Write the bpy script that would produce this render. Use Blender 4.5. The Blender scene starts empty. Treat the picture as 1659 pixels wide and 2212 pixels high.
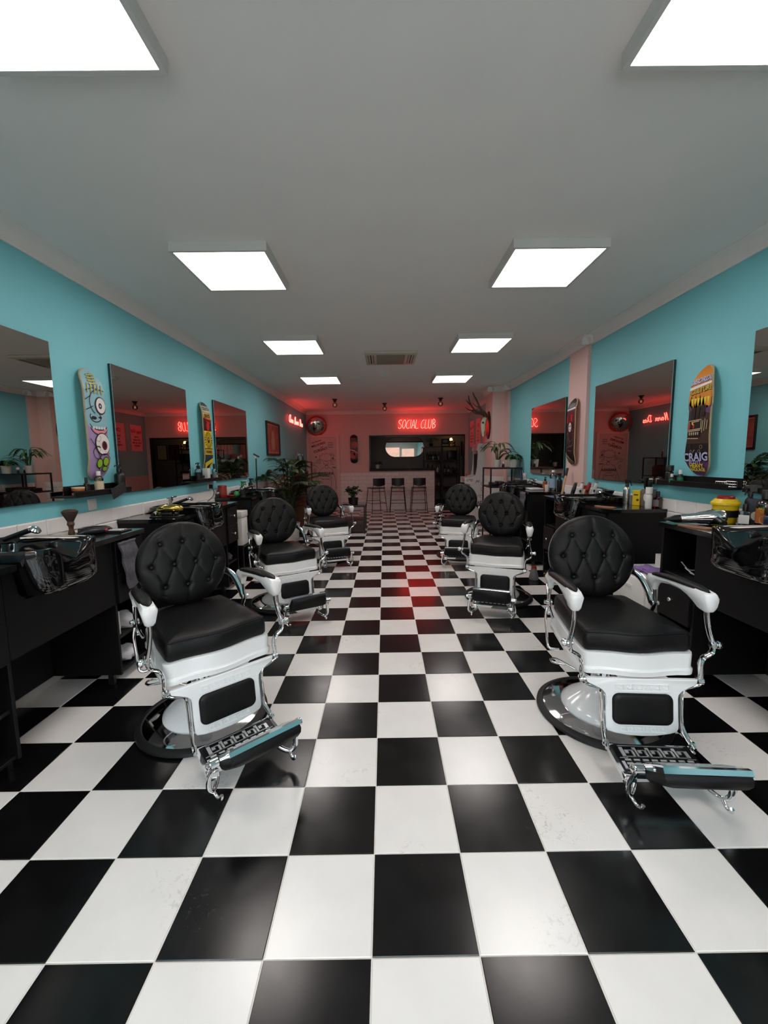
import bpy, bmesh, math, random
from mathutils import Vector, Matrix
random.seed(7)
SC = bpy.context.scene
COL = SC.collection
PI = math.pi

# ---------------------------------------------------------------- camera
def set_camera():
    f, pitch, yaw, roll = 882.28, 0.1122, 0.0043, -0.0124
    cp, sp, cy, sy, cr, sr = math.cos(pitch), math.sin(pitch), math.cos(yaw), math.sin(yaw), math.cos(roll), math.sin(roll)
    fw = Vector((sy*cp, cy*cp, -sp)); rt = Vector((cy, -sy, 0)); up = rt.cross(fw)
    r = cr*rt + sr*up; u = -sr*rt + cr*up
    cam = bpy.data.cameras.new('camera'); ob = bpy.data.objects.new('camera', cam); COL.objects.link(ob)
    m = Matrix((r, u, -fw)).transposed().to_4x4(); m.translation = Vector((0.053, 0, 1.3902)); ob.matrix_world = m
    cam.sensor_fit = 'HORIZONTAL'; cam.sensor_width = 36; cam.lens = f/1659*36
    cam.shift_x = (829.5-834.97)/1659; cam.shift_y = (1092.675-1106)/1659
    cam.clip_start = 0.05; cam.clip_end = 200
    SC.camera = ob
set_camera()

# ---------------------------------------------------------------- sky, exposure
W = bpy.data.worlds.new('world'); SC.world = W; W.use_nodes = True
WB = W.node_tree.nodes['Background']; WB.inputs[0].default_value = (0.92, 0.92, 1.0, 1); WB.inputs[1].default_value = 12.0
SC.view_settings.view_transform = 'Standard'; SC.view_settings.look = 'None'
SC.view_settings.gamma = 1; SC.view_settings.use_curve_mapping = False
SC.view_settings.exposure = 0.16
PANEL_POWER = 10.3
NEON_POWER = 17.0
try:
    SC.cycles.use_denoising = True
    SC.cycles.max_bounces = 8; SC.cycles.diffuse_bounces = 4; SC.cycles.glossy_bounces = 5
    SC.cycles.transmission_bounces = 6; SC.cycles.transparent_max_bounces = 8
    SC.cycles.caustics_reflective = False; SC.cycles.caustics_refractive = False
    SC.cycles.sample_clamp_indirect = 6
except Exception:
    pass

# ---------------------------------------------------------------- helpers
def lin(c):
    c = c/255.0
    return c/12.92 if c <= 0.04045 else ((c+0.055)/1.055)**2.4
def rgb(*c): return (lin(c[0]), lin(c[1]), lin(c[2]), 1)
MATS = {}
def mat(name, col, rough=0.5, metal=0.0, var=0.0, vscale=8.0, bump=0.0, bscale=60.0, coat=0.0, spec=None, rvar=0.0):
    """principled material with procedural tint, roughness and relief"""
    if name in MATS: return MATS[name]
    m = bpy.data.materials.new(name); m.use_nodes = True; nt = m.node_tree; b = nt.nodes['Principled BSDF']
    c = rgb(*col); b.inputs['Base Color'].default_value = c; b.inputs['Roughness'].default_value = rough
    b.inputs['Metallic'].default_value = metal
    if coat: b.inputs['Coat Weight'].default_value = coat; b.inputs['Coat Roughness'].default_value = 0.06
    if spec is not None: b.inputs['Specular IOR Level'].default_value = spec
    if var or rvar:
        tc = nt.nodes.new('ShaderNodeTexCoord'); n = nt.nodes.new('ShaderNodeTexNoise'); n.inputs['Scale'].default_value = vscale
        n.inputs['Detail'].default_value = 5; nt.links.new(tc.outputs['Object'], n.inputs['Vector'])
        if var:
            r = nt.nodes.new('ShaderNodeValToRGB'); lo, hi = 1-var, 1+var
            r.color_ramp.elements[0].position = 0.3; r.color_ramp.elements[1].position = 0.7
            r.color_ramp.elements[0].color = (c[0]*lo, c[1]*lo, c[2]*lo, 1); r.color_ramp.elements[1].color = (min(1, c[0]*hi), min(1, c[1]*hi), min(1, c[2]*hi), 1)
            nt.links.new(n.outputs['Fac'], r.inputs['Fac']); nt.links.new(r.outputs['Color'], b.inputs['Base Color'])
        if rvar:
            mr = nt.nodes.new('ShaderNodeMapRange'); mr.inputs['To Min'].default_value = rough-rvar; mr.inputs['To Max'].default_value = rough+rvar
            nt.links.new(n.outputs['Fac'], mr.inputs['Value']); nt.links.new(mr.outputs['Result'], b.inputs['Roughness'])
    if bump:
        tc = nt.nodes.new('ShaderNodeTexCoord'); n = nt.nodes.new('ShaderNodeTexNoise'); n.inputs['Scale'].default_value = bscale; n.inputs['Detail'].default_value = 3
        bp = nt.nodes.new('ShaderNodeBump'); bp.inputs['Strength'].default_value = bump; bp.inputs['Distance'].default_value = 0.002
        nt.links.new(tc.outputs['Object'], n.inputs['Vector']); nt.links.new(n.outputs['Fac'], bp.inputs['Height']); nt.links.new(bp.outputs['Normal'], b.inputs['Normal'])
    MATS[name] = m; return m
def emit(name, col, power, grad=None):
    m = bpy.data.materials.new(name); m.use_nodes = True; nt = m.node_tree; nt.nodes.clear()
    e = nt.nodes.new('ShaderNodeEmission'); o = nt.nodes.new('ShaderNodeOutputMaterial'); nt.links.new(e.outputs[0], o.inputs[0])
    e.inputs[0].default_value = (*col, 1); e.inputs[1].default_value = power; MATS[name] = m; return m
def glass(name, col, tint=0.12, rough=0.02):
    """thin clear sheet or bottle wall: see-through with a glossy surface"""
    m = bpy.data.materials.new(name); m.use_nodes = True; nt = m.node_tree; nt.nodes.clear()
    t = nt.nodes.new('ShaderNodeBsdfTransparent'); t.inputs[0].default_value = rgb(*col)
    g = nt.nodes.new('ShaderNodeBsdfGlossy'); g.inputs['Roughness'].default_value = rough; g.inputs[0].default_value = (1, 1, 1, 1)
    fr = nt.nodes.new('ShaderNodeFresnel'); fr.inputs[0].default_value = 1.45
    ad = nt.nodes.new('ShaderNodeMath'); ad.operation = 'ADD'; ad.inputs[1].default_value = tint*0.3
    mx = nt.nodes.new('ShaderNodeMixShader'); o = nt.nodes.new('ShaderNodeOutputMaterial')
    nt.links.new(fr.outputs[0], ad.inputs[0]); nt.links.new(ad.outputs[0], mx.inputs[0])
    nt.links.new(t.outputs[0], mx.inputs[1]); nt.links.new(g.outputs[0], mx.inputs[2]); nt.links.new(mx.outputs[0], o.inputs[0])
    MATS[name] = m; return m

class MB:
    def __init__(s): s.v = []; s.f = []
    def add(s, vs, fs):
        n = len(s.v); s.v += [tuple(v) for v in vs]; s.f += [tuple(i+n for i in f) for f in fs]; return s
    def box(s, x0, x1, y0, y1, z0, z1):
        return s.add([(x0,y0,z0),(x1,y0,z0),(x1,y1,z0),(x0,y1,z0),(x0,y0,z1),(x1,y0,z1),(x1,y1,z1),(x0,y1,z1)],
                     [(0,3,2,1),(4,5,6,7),(0,1,5,4),(1,2,6,5),(2,3,7,6),(3,0,4,7)])
    def rbox(s, x0, x1, y0, y1, z0, z1, r=0.005, seg=2):
        bm = bmesh.new(); bmesh.ops.create_cube(bm, size=1)
        for v in bm.verts: v.co = Vector(((x0+x1)/2+v.co.x*(x1-x0), (y0+y1)/2+v.co.y*(y1-y0), (z0+z1)/2+v.co.z*(z1-z0)))
        r = min(r, 0.49*min(x1-x0, y1-y0, z1-z0))
        bmesh.ops.bevel(bm, geom=bm.edges[:], offset=r, segments=seg, profile=0.5, affect='EDGES')
        return s.bm(bm)
    def bm(s, bm):
        bm.verts.index_update(); s.add([v.co[:] for v in bm.verts], [[v.index for v in f.verts] for f in bm.faces]); bm.free(); return s
    def prism(s, poly, h0, h1, axis='Z'):
        n = len(poly)
        P = {'Z': lambda a, b, h: (a, b, h), 'X': lambda a, b, h: (h, a, b), 'Y': lambda a, b, h: (a, h, b)}[axis]
        vs = [P(a, b, h0) for a, b in poly]+[P(a, b, h1) for a, b in poly]
        return s.add(vs, [tuple(range(n))[::-1], tuple(range(n, 2*n))]+[(i, (i+1) % n, (i+1) % n+n, i+n) for i in range(n)])
    def loft(s, rings, cap=True, closed=True):
        n = len(rings[0]); vs = [p for r in rings for p in r]; fs = []
        for k in range(len(rings)-1):
            for i in range(n if closed else n-1):
                j = (i+1) % n; fs.append((k*n+i, k*n+j, (k+1)*n+j, (k+1)*n+i))
        if cap and closed: fs.append(tuple(range(n))[::-1]); fs.append(tuple(range((len(rings)-1)*n, len(rings)*n)))
        return s.add(vs, fs)
    def lathe(s, prof, n=24, c=(0, 0, 0), axis='Z', cap=True):
        rings = []
        for r, h in prof:
            ring = []
            for i in range(n):
                a = 2*PI*i/n; x, y = r*math.cos(a), r*math.sin(a)
                p = {'Z': (x, y, h), 'X': (h, x, y), 'Y': (y, h, x)}[axis]
                ring.append((c[0]+p[0], c[1]+p[1], c[2]+p[2]))
            rings.append(ring)
        return s.loft(rings, cap)
    def cyl(s, c, r, h, n=16, axis='Z', r2=None): return s.lathe([(r, 0), (r if r2 is None else r2, h)], n, c, axis)
    def tube(s, pts, r, n=8, flat=1.0, up=(0, 0, 1), cap=True, closed=False):
        pts = [Vector(p) for p in pts]; m = len(pts); rings = []
        up = Vector(up); prev = None
        for i, p in enumerate(pts):
            a = pts[i-1] if (i > 0 or closed) else p; b = pts[(i+1) % m] if (i < m-1 or closed) else p
            t = (b-a); t = t.normalized() if t.length > 1e-9 else Vector((0, 0, 1))
            if prev is None:
                u = up if abs(up.dot(t)) < 0.95 else Vector((1, 0, 0))
                x = t.cross(u).normalized()
            else: x = (prev-prev.dot(t)*t); x = x.normalized() if x.length > 1e-6 else t.orthogonal().normalized()
            prev = x; y = t.cross(x)
            rr = r[i] if isinstance(r, (list, tuple)) else r
            rings.append([p+x*(rr*math.cos(2*PI*k/n))+y*(rr*flat*math.sin(2*PI*k/n)) for k in range(n)])
        if closed: rings.append(rings[0])
        return s.loft(rings, cap and not closed)
    def sphere(s, c, r, n=12, m=8, sc=(1, 1, 1)):
        rings = []
        for j in range(1, m):
            a = PI*j/m; rings.append([(c[0]+sc[0]*r*math.sin(a)*math.cos(2*PI*i/n), c[1]+sc[1]*r*math.sin(a)*math.sin(2*PI*i/n), c[2]-sc[2]*r*math.cos(a)) for i in range(n)])
        k = len(s.v); s.loft(rings, False); b = len(s.v)
        s.v += [(c[0], c[1], c[2]-sc[2]*r), (c[0], c[1], c[2]+sc[2]*r)]; last = k+(m-2)*n
        for i in range(n): s.f.append((b, k+(i+1) % n, k+i)); s.f.append((b+1, last+i, last+(i+1) % n))
        return s
    def grid(s, fn, nu, nv):
        vs = [fn(i/nu, j/nv) for j in range(nv+1) for i in range(nu+1)]
        return s.add(vs, [(j*(nu+1)+i, j*(nu+1)+i+1, (j+1)*(nu+1)+i+1, (j+1)*(nu+1)+i) for j in range(nv) for i in range(nu)])
    def xf(s, m, start=0):
        for i in range(start, len(s.v)): s.v[i] = tuple(m @ Vector(s.v[i]))
        return s
def spline(pts, n=6):
    """smooth path through control points"""
    P = [Vector(p) for p in pts]; P = [2*P[0]-P[1]]+P+[2*P[-1]-P[-2]]; out = []
    for i in range(1, len(P)-2):
        for k in range(n):
            t = k/n; a, b, c, d = P[i-1], P[i], P[i+1], P[i+2]
            out.append(0.5*((2*b)+(c-a)*t+(2*a-5*b+4*c-d)*t*t+(3*b-3*c+d-a)*t*t*t))
    out.append(P[-2]); return out
def obj(name, mb, m, parent=None, sm=35, fixn=True):
    me = bpy.data.meshes.new(name); me.from_pydata(mb.v, [], mb.f)
    if fixn:
        b = bmesh.new(); b.from_mesh(me); bmesh.ops.recalc_face_normals(b, faces=b.faces); b.to_mesh(me); b.free()
    if m is not None:
        for mm in (m if isinstance(m, (list, tuple)) else [m]): me.materials.append(mm)
    if sm:
        me.polygons.foreach_set('use_smooth', [True]*len(me.polygons)); me.set_sharp_from_angle(angle=math.radians(sm))
    o = bpy.data.objects.new(name, me); COL.objects.link(o)
    if parent is not None: o.parent = parent
    return o
def tag(o, label, cat, group=None):
    o['label'] = label; o['category'] = cat
    if group: o['group'] = group
    return o
def struct(o): o['kind'] = 'structure'; return o
def thing(name, label, cat, loc=(0, 0, 0), rz=0, group=None):
    o = bpy.data.objects.new(name, None); COL.objects.link(o); o.location = loc; o.rotation_euler = (0, 0, rz); o.empty_display_size = 0.05
    return tag(o, label, cat, group)
def copy_tree(o, parent=None):
    c = o.copy(); COL.objects.link(c)
    if parent is not None: c.parent = parent
    for ch in list(o.children): copy_tree(ch, c)
    return c
def empty_part(name, parent):
    o = bpy.data.objects.new(name, None); COL.objects.link(o); o.parent = parent; return o

# flat artwork: outlines and lettering, laid on a surface through fn(u, v) -> point
def text_bm(txt, size=0.1, align='CENTER', shear=0.0, space=1.0, bold=.03):
    cu = bpy.data.curves.new('t', 'FONT'); cu.body = txt; cu.size = size; cu.align_x = align; cu.align_y = 'CENTER'; cu.shear = shear; cu.space_character = space; cu.resolution_u = 3; cu.offset = bold*size
    o = bpy.data.objects.new('t', cu); COL.objects.link(o)
    dg = bpy.context.evaluated_depsgraph_get(); me = bpy.data.meshes.new_from_object(o.evaluated_get(dg))
    bm = bmesh.new(); bm.from_mesh(me); bpy.data.objects.remove(o); bpy.data.curves.remove(cu); bpy.data.meshes.remove(me)
    return bm
def poly_bm(polys):
    bm = bmesh.new()
    for p in polys:
        f = bm.faces.new([bm.verts.new((a, b, 0)) for a, b in p])
    bmesh.ops.triangulate(bm, faces=bm.faces[:]); return bm
def stroke_polys(lines, w, closed=False):
    out = []
    for l in lines:
        for i in range(len(l)-1):
            a, b = Vector(l[i]), Vector(l[i+1]); d = b-a
            if d.length < 1e-6: continue
            d.normalize(); n = Vector((-d.y, d.x))*w/2; a = a-d*w*0.35; b = b+d*w*0.35
            out.append([(a+n)[:], (a-n)[:], (b-n)[:], (b+n)[:]])
    return out
def arc(cx, cy, r, a0=0, a1=360, n=16, ry=None):
    ry = r if ry is None else ry
    return [(cx+r*math.cos(math.radians(a0+(a1-a0)*i/n)), cy+ry*math.sin(math.radians(a0+(a1-a0)*i/n))) for i in range(n+1)]
def ell(cx, cy, rx, ry, n=20): return arc(cx, cy, rx, 0, 360*(n-1)/n, n-1, ry)
def place2d(bm, rot=0, x=0, y=0, sx=1, sy=1):
    c, s = math.cos(rot), math.sin(rot)
    for v in bm.verts: a, b = v.co.x*sx, v.co.y*sy; v.co = Vector((a*c-b*s+x, a*s+b*c+y, 0))
    return bm
def print_on(name, bm, fn, m, parent, cuts=()):
    """lay flat artwork on a surface; cuts = v values where the surface bends"""
    for v in cuts:
        bmesh.ops.bisect_plane(bm, geom=bm.verts[:]+bm.edges[:]+bm.faces[:], plane_co=(0, v, 0), plane_no=(0, 1, 0))
    for v in bm.verts: v.co = Vector(fn(v.co.x, v.co.y))
    mb = MB().bm(bm); return obj(name, mb, m, parent, sm=0, fixn=False)
# ================================================================ the room
XL, XR, YB, YF, ZC = -2.075, 2.39, 11.4, -1.9, 2.73
M_teal = mat('teal paint', (126, 202, 210), 0.55, var=0.02, vscale=3, bump=0.08, bscale=90)
M_pink = mat('pink paint', (226, 188, 182), 0.6, var=0.02, vscale=3, bump=0.08, bscale=90)
M_ceil = mat('ceiling paint', (246, 239, 235), 0.8, var=0.015, vscale=2, bump=0.05, bscale=120)
M_cove = mat('cove plaster', (244, 237, 232), 0.65, var=0.02, vscale=5)
M_tileB = mat('black floor tile', (13, 13, 14), 0.20, var=0.25, vscale=9, rvar=0.06, spec=0.45)
M_tileW = mat('white floor tile', (231, 226, 222), 0.22, var=0.03, vscale=7, rvar=0.06)
M_grout = mat('floor grout', (226, 222, 214), 0.8, var=0.05, vscale=40)
M_wtile = mat('white glazed wall tile', (238, 232, 229), 0.14, var=0.02, vscale=4)
M_wgrout = mat('wall tile grout', (196, 188, 182), 0.8, var=0.04, vscale=30)
M_dark = mat('charcoal paint', (118, 114, 111), 0.6, var=0.03, vscale=4)
M_black = mat('black satin laminate', (8, 8, 9), 0.48, var=0.1, vscale=14, bump=0.05, bscale=200, spec=0.28)
M_blackm = mat('black powder coated metal', (14, 14, 15), 0.38, var=0.1, vscale=20)
M_blackp = mat('black plastic', (16, 16, 17), 0.35, var=0.1, vscale=20)
M_whitep = mat('white plastic', (226, 224, 220), 0.35, var=0.02, vscale=10)
M_chrome = mat('chrome', (226, 228, 230), 0.06, metal=1.0, rvar=0.03, vscale=12)
M_steel = mat('brushed steel', (190, 190, 188), 0.28, metal=1.0, rvar=0.05, vscale=30)
M_mirror = mat('silvered glass', (206, 204, 198), 0.0, metal=1.0, rvar=0.0)
M_edge = mat('dark mirror edge', (30, 32, 34), 0.3, var=0.1)

def wallobj(name, boxes, m):
    mb = MB()
    for b in boxes: mb.box(*b)
    return struct(obj(name, mb, m, sm=0))
floor = wallobj('floor', [(XL-.1, XR+.1, YF-.1, YB, -0.12, -0.003)], M_grout)
wallobj('ceiling', [(XL-.15, 4.4, YF-.15, 13.75, ZC, ZC+.15)], M_ceil)
wall_left = wallobj('wall_left', [(XL-.15, XL, YF, YB+.15, -.1, ZC)], M_teal)
wall_right = wallobj('wall_right', [(XR, XR+.15, YF, YB, -.1, ZC)], M_teal)
wall_back = wallobj('wall_back', [(XL, -.338, YB, YB+.15, -.1, ZC), (-.338, 2.27, YB, YB+.15, 2.05, ZC), (2.27, XR+.15, YB, YB+.15, -.1, ZC), (-.338, 1.45, YB, YB+.15, -.1, 1.085)], M_pink)
pillar_far = wallobj('wall_pillar_far', [(2.11, XR, 7.86, 8.38, 0, ZC-.001), (2.345, XR, 7.67, 7.86, 0, ZC-.001)], M_pink)
pillar_near = wallobj('wall_pillar_near', [(2.35, XR, 4.72, 5.17, 0, ZC-.001)], M_pink)

def scuffs(m, strength):
    # faint rubbed marks, placed in room coordinates so no two tiles match
    nt = m.node_tree; b = nt.nodes['Principled BSDF']; src = b.inputs['Base Color'].links[0].from_socket
    g = nt.nodes.new('ShaderNodeNewGeometry'); n1 = nt.nodes.new('ShaderNodeTexNoise'); n1.inputs['Scale'].default_value = 2.2; n1.inputs['Detail'].default_value = 2
    n2 = nt.nodes.new('ShaderNodeTexNoise'); n2.inputs['Scale'].default_value = 46; n2.inputs['Detail'].default_value = 6; n2.inputs['Distortion'].default_value = 1.5
    r1 = nt.nodes.new('ShaderNodeMapRange'); r1.inputs['From Min'].default_value = .56; r1.inputs['From Max'].default_value = .68
    r2 = nt.nodes.new('ShaderNodeMapRange'); r2.inputs['From Min'].default_value = .56; r2.inputs['From Max'].default_value = .70
    mu = nt.nodes.new('ShaderNodeMath'); mu.operation = 'MULTIPLY'; mv = nt.nodes.new('ShaderNodeMath'); mv.operation = 'MULTIPLY'; mv.inputs[1].default_value = strength
    mx = nt.nodes.new('ShaderNodeMix'); mx.data_type = 'RGBA'; mx.inputs[7].default_value = rgb(120, 116, 112)
    for n in (n1, n2): nt.links.new(g.outputs['Position'], n.inputs['Vector'])
    nt.links.new(n1.outputs['Fac'], r1.inputs['Value']); nt.links.new(n2.outputs['Fac'], r2.inputs['Value'])
    nt.links.new(r1.outputs['Result'], mu.inputs[0]); nt.links.new(r2.outputs['Result'], mu.inputs[1]); nt.links.new(mu.outputs[0], mv.inputs[0])
    nt.links.new(mv.outputs[0], mx.inputs[0]); nt.links.new(src, mx.inputs[6]); nt.links.new(mx.outputs[2], b.inputs['Base Color'])
scuffs(M_tileW, .45); scuffs(M_tileB, .12)
# floor tiles: the largest in view one by one, the far and unseen rest as one field
TS, TY0, GAP = 0.305, 0.9988, 0.0035
_tile_me = {}
def tile_mesh(w, d, m, h=0.008, ch=0.0018):
    key = (round(w, 3), round(d, 3), m.name)
    if key in _tile_me: return _tile_me[key]
    a, b = w/2, d/2
    v = [(-a,-b,-h),(a,-b,-h),(a,b,-h),(-a,b,-h),(-a,-b,-ch),(a,-b,-ch),(a,b,-ch),(-a,b,-ch),(-a+ch,-b+ch,0),(a-ch,-b+ch,0),(a-ch,b-ch,0),(-a+ch,b-ch,0)]
    f = [(0,1,5,4),(1,2,6,5),(2,3,7,6),(3,0,4,7),(4,5,9,8),(5,6,10,9),(6,7,11,10),(7,4,8,11),(8,9,10,11)]
    me = bpy.data.meshes.new('tile'); me.from_pydata(v, [], f); me.materials.append(m); _tile_me[key] = me; return me
cells = []
for r in range(-10, 35):
    for c in range(-7, 8):
        x0, x1 = max(c*TS, XL), min((c+1)*TS, XR); y0, y1 = max(TY0+r*TS, YF), min(TY0+(r+1)*TS, YB)
        if x1-x0 < .02 or y1-y0 < .02: continue
        cells.append((r, c, x0, x1, y0, y1))
near = sorted([k for k in cells if k[0] >= -1 and abs((k[2]+k[3])/2-.05) < 0.95*((k[4]+k[5])/2)+.15], key=lambda k: k[0]*100+abs(k[1]))[:295]
nset = {(k[0], k[1]) for k in near}
fieldB, fieldW = MB(), MB()
for r, c, x0, x1, y0, y1 in cells:
    m = M_tileB if (r+c) % 2 == 0 else M_tileW
    w, d = x1-x0-GAP, y1-y0-GAP; cx, cy = (x0+x1)/2, (y0+y1)/2
    if (r, c) in nset:
        o = bpy.data.objects.new('tile', tile_mesh(w, d, m)); o.location = (cx, cy, 0); COL.objects.link(o); o.parent = floor
    else:
        me = tile_mesh(w, d, m)
        (fieldB if m is M_tileB else fieldW).add([(v.co.x+cx, v.co.y+cy, v.co.z) for v in me.vertices], [tuple(p.vertices) for p in me.polygons])
nb = len(fieldB.f); fieldB.add(fieldW.v, fieldW.f)
fo = obj('tile_field', fieldB, [M_tileB, M_tileW], floor, sm=0, fixn=False); fo['kind'] = 'stuff'
fo.data.polygons.foreach_set('material_index', [0 if i < nb else 1 for i in range(len(fo.data.polygons))])

# glazed wall tiles: 20 x 10 cm, running bond, chamfered faces
TW, TH = 0.205, 0.1045
_wt = {}
def wt_mesh(w, h, t=0.010, ch=0.007):
    key = (round(w, 3), round(h, 3))
    if key in _wt: return _wt[key]
    a, b = w/2, h/2
    v = [(-a,0,-b),(a,0,-b),(a,0,b),(-a,0,b),(-a,-t*.45,-b),(a,-t*.45,-b),(a,-t*.45,b),(-a,-t*.45,b),(-a+ch,-t,-b+ch),(a-ch,-t,-b+ch),(a-ch,-t,b-ch),(-a+ch,-t,b-ch)]
    f = [(0,1,5,4),(1,2,6,5),(2,3,7,6),(3,0,4,7),(4,5,9,8),(5,6,10,9),(6,7,11,10),(7,4,8,11),(8,9,10,11)]
    me = bpy.data.meshes.new('tile'); me.from_pydata(v, [], f); me.materials.append(M_wtile); _wt[key] = me; return me
def wall_tiles(parent, fixed, face, a0, a1, rows, ztop=1.045, off=0.0, alt=0):
    """rows of tiles on a wall plane; face gives the outward side"""
    rz = {'-Y': 0, '+X': PI/2, '-X': -PI/2}[face]
    for r in rows:
        z1 = ztop-r*TH; z0 = max(z1-TH, 0.0)
        if z1-z0 < .02: continue
        s = a0+off-(TW/2 if (r+alt) % 2 else 0)-TW
        while s < a1:
            b0, b1 = max(s, a0), min(s+TW, a1); s += TW
            if b1-b0 < .02: continue
            o = bpy.data.objects.new('tile', wt_mesh(b1-b0-.003, z1-z0-.003)); COL.objects.link(o); o.parent = parent; o.rotation_euler = (0, 0, rz)
            c = (b0+b1)/2; o.location = (c, fixed, (z0+z1)/2) if face == '-Y' else (fixed, c, (z0+z1)/2)
def backing(parent, box):
    obj('tile_backing', MB().box(*box), M_wgrout, parent, sm=0)
backing(wall_left, (XL, XL+.004, YF, 10.3, 0, 1.045)); wall_tiles(wall_left, XL+.004, '+X', 2.13, 7.3, (0, 1), off=0.0)
backing(wall_right, (XR-.004, XR, 5.17, 7.67, 0, 1.045)); backing(wall_right, (XR-.004, XR, YF, 4.72, 0, 1.045)); backing(wall_right, (XR-.004, XR, 8.38, YB, 0, 1.045))
wall_tiles(wall_right, XR-.004, '-X', 2.2, 4.72, (0, 1, 2, 3, 4, 5)); wall_tiles(wall_right, XR-.004, '-X', 5.17, 7.67, (0, 1, 2))
backing(wall_back, (-1.18, 1.45, YB-.004, YB, 0, 1.045)); wall_tiles(wall_back, YB-.004, '-Y', -1.18, 1.45, range(10))
backing(pillar_near, (2.346, 2.35, 4.72, 5.17, 0, 1.045)); wall_tiles(pillar_near, 2.346, '-X', 4.72, 5.17, (0, 1, 2))
backing(pillar_far, (2.11, 2.345, 7.856, 7.86, 0, 1.045)); wall_tiles(pillar_far, 7.856, '-Y', 2.11, 2.345, range(10))
backing(pillar_far, (2.106, 2.11, 7.86, 8.38, 0, 1.045)); wall_tiles(pillar_far, 2.106, '-X', 7.86, 8.38, range(10))

# cove cornice
def cove_prof(n=6):
    p = [(0, 0), (0.012, 0), (0.014, 0.012)]
    for i in range(n+1):
        a = PI/2*i/n; p.append((0.095-0.078*math.cos(a), 0.014+0.07*math.sin(a)*0.98))
    return p+[(0.10, 0.084), (0.10, 0.09), (0, 0.09)]
def cove(name, axis, a0, a1, fixed, sgn):
    poly = [(fixed+sgn*p, 2.64+q-.0005) for p, q in cove_prof()]
    mb = MB(); mb.prism(poly, a0, a1, 'Y') if axis == 'Y' else mb.prism(poly, a0, a1, 'X')
    return struct(obj(name, mb, M_cove, sm=50))
cove('trim_1', 'Y', YF, YB, XL, 1)
cove('trim_2', 'X', XL, XR, YB, -1)
cove('trim_3', 'Y', YF, 4.72, XR, -1)
cove('trim_4', 'Y', 4.62, 5.27, 2.35, -1)
cove('trim_5', 'X', 2.27, XR, 4.72, -1)
cove('trim_6', 'Y', 5.17, 7.67, XR, -1)
cove('trim_7', 'Y', 7.76, 8.48, 2.11, -1)
cove('trim_8', 'X', 2.01, 2.345, 7.86, -1)
cove('trim_9', 'X', 2.25, XR, 7.67, -1)
cove('trim_10', 'Y', 7.57, 7.86, 2.345, -1)
cove('trim_11', 'Y', 8.38, YB, XR, -1)

# bar opening: black lining, ledge, dark room behind
struct(obj('trim_12', MB().box(-.36, 2.29, YB-.01, YB+.17, 2.035, 2.065).box(-.36, -.325, YB-.01, YB+.17, 1.15, 2.035).box(2.26, 2.29, YB-.01, YB+.17, 0, 2.035).box(1.45, 1.475, YB-.01, YB+.17, 0, 1.085), M_blackm, sm=0))
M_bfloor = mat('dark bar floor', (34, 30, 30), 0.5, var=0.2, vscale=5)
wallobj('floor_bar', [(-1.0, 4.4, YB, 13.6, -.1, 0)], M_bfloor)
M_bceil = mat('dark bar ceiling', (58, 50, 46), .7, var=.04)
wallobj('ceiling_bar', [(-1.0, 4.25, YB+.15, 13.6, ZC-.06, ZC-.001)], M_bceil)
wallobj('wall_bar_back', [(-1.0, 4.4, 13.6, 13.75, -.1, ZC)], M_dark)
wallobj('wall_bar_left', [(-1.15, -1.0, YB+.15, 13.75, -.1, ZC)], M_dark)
wallobj('wall_bar_right', [(4.25, 4.4, YB, 13.75, -.1, ZC)], M_pink)
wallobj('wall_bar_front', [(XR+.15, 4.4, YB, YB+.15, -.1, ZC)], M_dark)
tag(obj('bar_ledge', MB().prism([(-.36, YB-.05), (1.475, YB-.05), (1.475, YB+.38), (-.324, YB+.38), (-.324, YB-.012), (-.36, YB-.012)], 1.0855, 1.149), M_black), 'black worktop ledge along the bar opening above white tiles', 'worktop')

# shop front behind the camera: glazed, daylight comes in here
M_fwhite = mat('white window frame', (214, 216, 216), 0.4, var=0.02)
wallobj('wall_front', [(XL-.15, XR+.15, YF-.15, YF, 2.3, ZC), (XL-.15, XL+.12, YF-.15, YF, -.1, 2.3), (XR-.12, XR+.15, YF-.15, YF, -.1, 2.3), (XL, 1.2, YF-.15, YF, -.1, .42)], M_fwhite)
M_pane = glass('window pane', (236, 244, 244))
win = struct(obj('window_1', MB().box(-1.955, 1.2, YF-.09, YF-.04, .42, .48).box(-1.955, 1.2, YF-.09, YF-.04, 2.24, 2.3).box(-1.955, -1.895, YF-.09, YF-.04, .48, 2.24).box(-.41, -.35, YF-.09, YF-.04, .48, 2.24).box(1.14, 1.2, YF-.09, YF-.04, .48, 2.24), M_fwhite, sm=0))
for a, b in ((-1.895, -.41), (-.35, 1.14)): obj('pane', MB().box(a, b, YF-.07, YF-.062, .48, 2.24), M_pane, win, sm=0)
door2 = struct(obj('door_2', MB().box(1.2, 1.3, YF-.09, YF-.04, 0, 2.3).box(2.17, 2.27, YF-.09, YF-.04, 0, 2.3).box(1.3, 2.17, YF-.09, YF-.04, 2.15, 2.3).box(1.3, 2.17, YF-.09, YF-.04, 0, .15), M_fwhite, sm=0))
obj('pane', MB().box(1.3, 2.17, YF-.07, YF-.062, .15, 2.15), M_pane, door2, sm=0)
M_pave = mat('pavement', (150, 148, 144), 0.9, var=0.1, vscale=3)
wallobj('floor_pavement', [(-14, 14, -16, YF-.15, -.2, -.1)], M_pave)
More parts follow.
